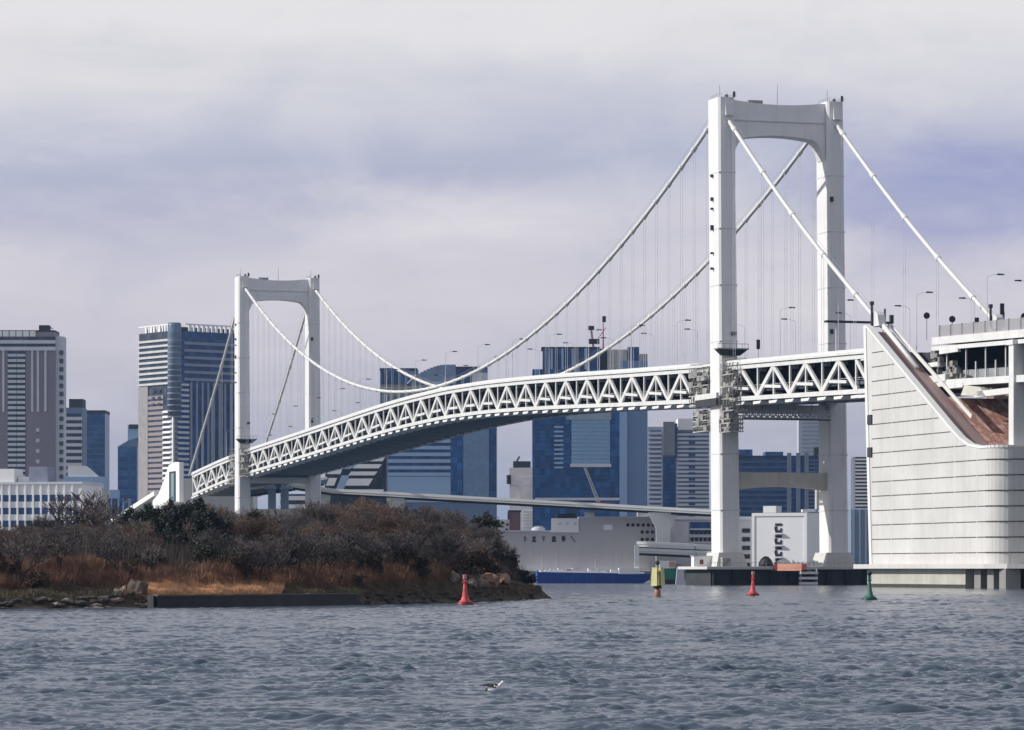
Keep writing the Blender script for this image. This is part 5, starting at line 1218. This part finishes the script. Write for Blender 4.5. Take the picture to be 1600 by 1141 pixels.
for k, (px, D, s_, sz, m_, lab) in enumerate([(214, 361.5, 1.1, 1.1, mat('brown_boulder', (.105, .075, .055), .9, .2, .6, bump=.5), 'big brown boulder on the shore left of the dark wall'), (192, 360.6, .45, .65, RKT, 'tan pointed rock left of the big brown boulder'),
        (182, 360, .5, .5, RKP, 'pale low rock at the foot of the pointed tan rock'), (708, 424, .75, .8, RKP, 'pale rock left of the nearest red buoy'), (738, 428, .8, .6, RKP, 'pale rock just right of the nearest red buoy'),
        (763, 436, 1.25, 1.1, RKT, 'large tan boulder right of the nearest red buoy'), (752, 432, .7, .7, RKP, 'small pale rock between the buoy and the large tan boulder'), (785, 445, 1.4, .8, RKT, 'flat tan rock at the right end of the island')]):
    o_ = rock(xa(px, D), D+.6, s_, s_*.8, sz, m_, gr); o_.location.z += .5 if px > 600 else .1; tag(o_, lab, 'rock')

# ---- bare winter trees: tapering trunk, forked limbs and fine twigs
def segs_to_mesh(name, segs, m_, n=3):
    S = np.array(segs, float); a_ = S[:, 0:3]; b_ = S[:, 3:6]; ra = S[:, 6]; rb = S[:, 7]; d = b_-a_; L = np.linalg.norm(d, axis=1, keepdims=True); d = d/np.maximum(L, 1e-6)
    up = np.where(np.abs(d[:, 2:3]) > .9, np.array([[1., 0, 0]]), np.array([[0, 0, 1.]])); x_ = np.cross(d, up); x_ /= np.linalg.norm(x_, axis=1, keepdims=True); y_ = np.cross(d, x_)
    vs = []
    for k in range(n): an = 2*math.pi*k/n; vs.append(a_+(x_*math.cos(an)+y_*math.sin(an))*ra[:, None])
    for k in range(n): an = 2*math.pi*k/n; vs.append(b_+(x_*math.cos(an)+y_*math.sin(an))*rb[:, None])
    V = np.stack(vs, 1).reshape(-1, 3); N_ = len(S); base = (np.arange(N_)*2*n)[:, None]
    Fs = [np.concatenate([base+k, base+(k+1) % n, base+n+(k+1) % n, base+n+k], 1) for k in range(n)]
    Fc = np.stack(Fs, 1).reshape(-1, 4); me_ = bpy.data.meshes.new(name); me_.from_pydata(V.tolist(), [], Fc.tolist()); me_.update(); me_.materials.append(m_); return me_
def bare_tree(seed, H=7.0, levels=6, spread=.62, tw=.020, stems=1):
    g = random.Random(seed); big = []; fine = []
    def grow(p, d, L, r_, lv):
        n_ = 3 if lv < 3 else 2; q_ = p
        for i in range(n_):
            d2 = (d+Vector((g.gauss(0, .13), g.gauss(0, .13), g.gauss(0, .07)+.03))).normalized(); e = q_+d2*L/n_; r2 = r_*(1-.12)
            (big if lv < 3 else fine).append((*q_, *e, max(r_, tw), max(r2, tw*.8))); q_, d, r_ = e, d2, r2
            if lv < levels and (lv >= 2 or i > 0) and g.random() < .75:
                ax = Vector((g.gauss(0, 1), g.gauss(0, 1), g.gauss(0, .4))).normalized(); nd = (d*.75+ax*spread).normalized(); grow(q_, nd, L*g.uniform(.55, .8), r_*.55, lv+1)
        if lv < levels:
            for k in range(2 if lv else 3):
                ax = Vector((g.gauss(0, 1), g.gauss(0, 1), g.gauss(0, .3))).normalized(); nd = (d*.8+ax*spread+Vector((0, 0, .12))).normalized(); grow(q_, nd, L*g.uniform(.62, .82), r_*.66, lv+1)
    for k in range(stems): grow(Vector((g.uniform(-.3, .3)*(stems-1), g.uniform(-.3, .3)*(stems-1), -.3)), Vector((g.gauss(0, .15), g.gauss(0, .15), 1)).normalized(), H*.26, H*.020, 0)
    return big, fine
BARKS = [mat('bark_grey', (.070, .060, .055), .9, .2, 2), mat('bark_dark', (.030, .025, .022), .9, .2, 2), mat('bark_red', (.085, .052, .038), .9, .2, 2)]
TWIG = [mat('twig_mauve', (.165, .130, .120), .9, .2, .6), mat('twig_brown', (.19, .125, .092), .9, .2, .6), mat('twig_dark', (.09, .078, .075), .9, .2, .6)]
TV = []
for k in range(10):
    bg_, fn = bare_tree(100+k, 7.0, 6 if k < 6 else (5 if k < 8 else 4), .55+.06*(k % 3), .016+.003*(k % 2)+(.012 if k > 5 else 0)+(.012 if k > 7 else 0), 1+(k % 2)); z95 = np.percentile([s[5] for s in fn], 99)
    sc = 7.0/z95; bg_ = [tuple(x*sc for x in s[:6])+s[6:] for s in bg_]; fn = [tuple(x*sc for x in s[:6])+s[6:] for s in fn]
    TV.append((segs_to_mesh('trunk', bg_, BARKS[1 if k > 5 else k % 3], 6), segs_to_mesh('crown', fn, TWIG[k % 3] if k < 6 else TWIG[2 if k % 2 else 0], 3)))
def put_bare(x, y, sc, k, label, group, z=None):
    r = empty('bare_tree', (x, y, hz(x, y) if z is None else z), gr.random()*6.28); r.scale = (sc*gr.uniform(.9, 1.25), sc*gr.uniform(.9, 1.25), sc); tag(r, label, 'tree', group)
    for nm, me_ in zip(('trunk', 'crown'), TV[k]):
        o_ = bpy.data.objects.new(nm, me_); COL.objects.link(o_); o_.parent = r
# silhouette of the tree mass (pixel column -> top row)
SX = [-60, 0, 60, 150, 200, 235, 300, 345, 400, 450, 520, 560, 620, 700, 750, 775, 800, 830]; SY = [815, 818, 810, 808, 804, 796, 792, 790, 800, 796, 788, 785, 790, 799, 806, 832, 868, 893]
ZB = [60, 130, 200, 262, 330, 400, 470, 540, 610, 680]
ZONES = ['at the far left edge', 'below the left half of the grid building', 'below the right half of the grid building', 'below the white ramp', 'below the far anchorage', 'left of the far tower', 'just right of the far tower',
         'below the square road pier', 'below the striped balconies', 'below the blue office', 'above the nearest red buoy']
def put_row(n, D0, D1, px0, px1, frac, label, group, kk=None):
    for i in range(n):
        px = px0+(px1-px0)*(i+gr.uniform(.1, .9))/n; D = gr.uniform(D0, D1); x = xa(px, D)
        if D < front(x)+10: D = float(front(x))+gr.uniform(10, 18); x = xa(px, D)
        top = np.interp(px, SX, SY)+gr.uniform(-5, 20); zt_ = HC+(HC-HC)+(HY-(HY-(HY-top)*frac))/F*D; H_ = zt_-hz(x, D)
        if H_ < 1.2: continue
        zn = ZONES[min(len(ZONES)-1, max(0, int(np.searchsorted(ZB, px))))]; kq = gr.choice(kk or [0, 1, 2, 3, 4, 5, 6, 7]); put_bare(x, D, H_/7.0, kq, {0: 'greyish ', 1: 'brown ', 2: 'dark '}[kq % 3 if kq < 6 else (2 if kq % 2 else 0)]+label+' '+zn, group)
put_row(52, 480, 545, -30, 790, 1.0, 'leafless tree, thicket back row,', 'bare trees in the back of the island thicket')
put_row(46, 430, 478, -30, 770, .86, 'leafless tree, thicket middle row,', 'bare trees in the middle of the island thicket')
put_row(38, 392, 436, -30, 770, .62, 'low bare tree, thicket front row,', 'low bare trees at the front of the island thicket', [6, 7, 8, 9, 7, 6])
# a few stronger dark trees that stand out
for (px, top, D, k, lab) in [(215, 812, 392, 8, 'dark leaning bare tree in front of the thicket left of the evergreens'), (120, 826, 388, 9, 'dark forked bare tree on the left of the island'), (368, 842, 398, 8, 'dark spreading bare tree right of the evergreens'),
        (80, 838, 385, 9, 'small dark bare tree at the far left of the thicket'), (140, 768, 520, 8, 'thin bare tree rising above the thicket in front of the grid windows'), (112, 774, 525, 9, 'wispy bare tree before the white grid building'), (162, 782, 515, 8, 'third thin bare tree showing above the thicket on the left')]:
    x = xa(px, D); put_bare(x, D, (za(top, D)-hz(x, D))/7.0, k, lab, None)

for i, px in enumerate([30, 52, 96, 165, 186, 240, 385, 408, 436, 462, 492, 520, 548, 578, 606, 634, 664, 690]):
    D = float(front(xa(px, 400)))+gr.uniform(11, 15); x = xa(px, D); top = gr.uniform(826, 856)
    put_bare(x, D, (za(top, D)-hz(x, D))/7.0, gr.choice([8, 9]), ('tall' if top < 840 else 'short')+' dark crooked tree, thicket front, '+ZONES[int(np.searchsorted(ZB, px))], 'dark crooked trees at the front of the thicket')

# ---- leafy crowns: many small leaf faces clustered in clumps
def leaf_mesh(name, clumps, nleaf, size, m_, seed):
    g = np.random.default_rng(seed); P = []
    for (cx, cy, cz, rx, ry, rz_) in clumps:
        n_ = int(nleaf*(rx*ry*rz_)**(2/3)); d = g.normal(size=(n_, 3)); d /= np.linalg.norm(d, axis=1, keepdims=True); rad = g.random((n_, 1))**.38
        lump = 1+.22*np.sin(d[:, :1]*6+cx)+.18*np.sin(d[:, 2:3]*8+cy); P.append(np.array([cx, cy, cz])+d*rad*lump*np.array([rx, ry, rz_]))
    P = np.concatenate(P); n_ = len(P); a_ = g.normal(size=(n_, 3)); a_ /= np.linalg.norm(a_, axis=1, keepdims=True); b_ = np.cross(a_, g.normal(size=(n_, 3))); b_ /= np.linalg.norm(b_, axis=1, keepdims=True)
    s_ = size*(.6+.8*g.random((n_, 1))); V = np.stack([P-a_*s_, P+b_*s_*.5, P+a_*s_, P-b_*s_*.5], 1).reshape(-1, 3); Fc = np.arange(n_*4).reshape(-1, 4)
    me_ = bpy.data.meshes.new(name); me_.from_pydata(V.tolist(), [], Fc.tolist()); me_.update(); me_.materials.append(m_); return me_
EV = mat('evergreen_leaf', (.022, .036, .024), .7, .3, 1.2); EVD = mat('dark_evergreen_leaf', (.014, .026, .022), .7, .3, 1.2); OLV = mat('olive_leaf', (.045, .045, .026), .8, .3, 1.2); BRN = mat('brown_leaf', (.10, .060, .035), .85, .3, 1.0)
def leafy(name, px, top, bot, D, wpx, m_, label, seed, cat='tree', n=620, sz=.15, group=None):
    x = xa(px, D); g = random.Random(seed); z0 = max(hz(x, D)-.2, za(bot, D)); z1 = za(top, D); W = wpx/F*D/2; H_ = z1-z0
    r = empty(name, (x, D, z0)); tag(r, label, cat, group); cl = []
    for i in range(9):
        u = g.random(); rr_ = W*g.uniform(.28, .5); cl.append((g.uniform(-1, 1)*(W-rr_*.6), g.uniform(-1, 1)*W*.6, H_*(.25+.62*u)-(abs(g.uniform(-1, 1))*.1*H_), rr_, rr_, min(rr_, H_*.22)*g.uniform(.8, 1.2)))
    cl.append((0, 0, H_*.86, W*.35, W*.35, H_*.14))
    me_ = leaf_mesh('crown', cl, n, sz, m_, seed); o_ = bpy.data.objects.new('crown', me_); COL.objects.link(o_); o_.parent = r
    mb = MB(); 
    for k in range(3): mb.tube([(g.uniform(-.2, .2), g.uniform(-.2, .2), -.3), (g.uniform(-.4, .4)*W, 0, H_*.45), (g.uniform(-.6, .6)*W, 0, H_*.8)], [.16, .09, .03], 6)
    mb.build('trunk', BARKS[1], r)
for i, (px, top, bot, D, wpx, m_, lab) in enumerate([
    (292, 786, 885, 430, 66, EVD, 'largest dark evergreen in the middle of the thicket below the far anchorage'), (330, 794, 890, 415, 62, EVD, 'dark evergreen just right of the largest one'), (258, 800, 870, 440, 44, EV, 'evergreen with patchy crown left of the largest one'),
    (232, 786, 830, 500, 46, EV, 'ragged dark tree silhouetted against the white ramp'), (312, 776, 830, 500, 40, EVD, 'ragged dark tree top right of the white anchorage foot'), (268, 778, 835, 505, 30, EVD, 'dark tree top directly below the white anchorage'),
    (352, 832, 900, 402, 40, EV, 'low evergreen bush at the front of the thicket'), (310, 850, 895, 398, 60, EV, 'broad low evergreen bush under the dark evergreens'), (205, 792, 830, 505, 34, EV, 'small ragged evergreen at the left end of the white ramp'),
    (285, 828, 888, 408, 44, EVD, 'dark evergreen in front of the largest one'), (318, 838, 892, 404, 40, EV, 'rounded evergreen in front, just right of the centre clump'), (345, 808, 868, 430, 38, EVD, 'upright dark evergreen at the right side of the clump'), (262, 836, 880, 410, 34, EV, 'small evergreen at the left foot of the clump'),
    (400, 796, 845, 470, 36, OLV, 'olive green tree at the foot of the far tower'), (798, 862, 925, 466, 52, mat('blackish_leaf', (.024, .028, .028), .8, .3, 1), 'blackish bush on the right shoulder of the island'), (822, 892, 932, 464, 40, mat('blackish_leaf', (.02, .02, .02)), 'blackish low bush at the right tip of the island'),
    (772, 838, 900, 470, 44, mat('blackish_leaf', (.02, .02, .02)), 'dark bush behind the large tan boulder'), (720, 858, 905, 440, 88, BRN, 'rounded reddish brown bush above the nearest red buoy'), (760, 868, 910, 446, 50, BRN, 'smaller brown bush right of the rounded reddish one'),
    (760, 800, 850, 500, 46, OLV, 'sparse pale tree with gaps at the right end of the thicket'), (740, 812, 860, 495, 40, EV, 'dark leafy tree below the sparse pale tree')]):
    leafy('evergreen_tree' if m_ in (EV, EVD, OLV) else 'leafy_bush', px, top, bot, D, wpx, m_, lab, 40+i, 'tree' if m_ in (EV, EVD, OLV) else 'bush', 380 if px in (760,) and top == 800 else 620)
for i in range(26):
    px = gr.uniform(-10, 700); D = float(np.interp(px, [0, 240, 550, 727], [350, 361, 391, 422]))+gr.uniform(7, 22); t_ = HY-(gr.uniform(1.0, 3.6)+hz(xa(px, D), D)-HC)*F/D
    m_ = gr.choice([OLV, BRN, EV, BRN]); leafy('low_bush', px, t_, t_+40, D, gr.uniform(26, 60), m_, {OLV: 'olive', BRN: 'brown', EV: 'dark green'}[m_]+' low bush on the bank '+ZONES[int(np.searchsorted(ZB, px))], 300+i, 'bush', 420, .12, {OLV: 'olive', BRN: 'brown', EV: 'dark green'}[m_]+' low bushes on the island bank')

# ---- scrub and dry grass (stuff)
def blades(name, n, xr, yf, h, w0, m_, seed, label, tilt=.35):
    g = np.random.default_rng(seed); X = []; Y = []
    x = g.uniform(xr[0], xr[1], n); y = front(x)+g.uniform(yf[0], yf[1], n); z = hgt(x, y); ok = z > .35; x, y, z = x[ok], y[ok], z[ok]; n = len(x)
    cl = .5+.5*np.sin(x*1.9+np.sin(y*.8)*2)*np.sin(y*1.3+x*.4); hh = h*(.35+.75*g.random(n))*(.45+.8*cl); an = g.random(n)*6.28; dx, dy = np.cos(an)*w0, np.sin(an)*w0; tx, ty = g.normal(size=n)*tilt*hh, g.normal(size=n)*tilt*hh
    V = np.stack([np.stack([x-dx, y-dy, z-.05], 1), np.stack([x+dx, y+dy, z-.05], 1), np.stack([x+tx, y+ty, z+hh], 1)], 1).reshape(-1, 3)
    me_ = bpy.data.meshes.new(name); me_.from_pydata(V.tolist(), [], np.arange(n*3).reshape(-1, 3).tolist()); me_.update(); me_.materials.append(m_); o_ = bpy.data.objects.new(name, me_); COL.objects.link(o_); tag(o_, label, None, None, 'stuff')
blades('dry_grass', 42000, (-39, -25.5), (1.2, 9.5), .75, .045, mat('tan_grass', (.92, .56, .31), .9, .2, .5), 1, 'dry orange-tan grass on the bank above the dark wall')
blades('reed_scrub', 90000, (-75, -8), (7, 24), 1.5, .04, mat('russet_scrub', (.27, .145, .09), .9, .25, .3), 2, 'russet brown scrub between the bank and the trees')
blades('bank_grass', 60000, (-80, 4), (.8, 10), .5, .05, mat('olive_dead_grass', (.21, .165, .10), .9, .35, .3), 3, 'olive brown dead grass on the island bank')
blades('thicket_undergrowth', 90000, (-85, 2), (16, 70), 2.6, .035, mat('undergrowth_twigs', (.10, .075, .065), .9, .3, .3), 4, 'dark twiggy undergrowth beneath the bare trees', .2)

# ================================================================== HAZE over the bay: one even body of air round the whole scene
HZ = bpy.data.materials.new('bay_air'); HZ.use_nodes = True; t = NT(HZ.node_tree)
pv = t.n('ShaderNodeVolumePrincipled'); pv.inputs['Color'].default_value = (.38, .64, 1.0, 1); pv.inputs['Density'].default_value = .000035; pv.inputs['Anisotropy'].default_value = .2
o = t.n('ShaderNodeOutputMaterial'); t.l(pv.outputs[0], o.inputs['Volume'])
hb = MB().box(-9500, 9500, -450, 12500, -4.2, 190).build('haze', HZ); tag(hb, 'thin bluish haze over the bay', None, None, 'stuff')
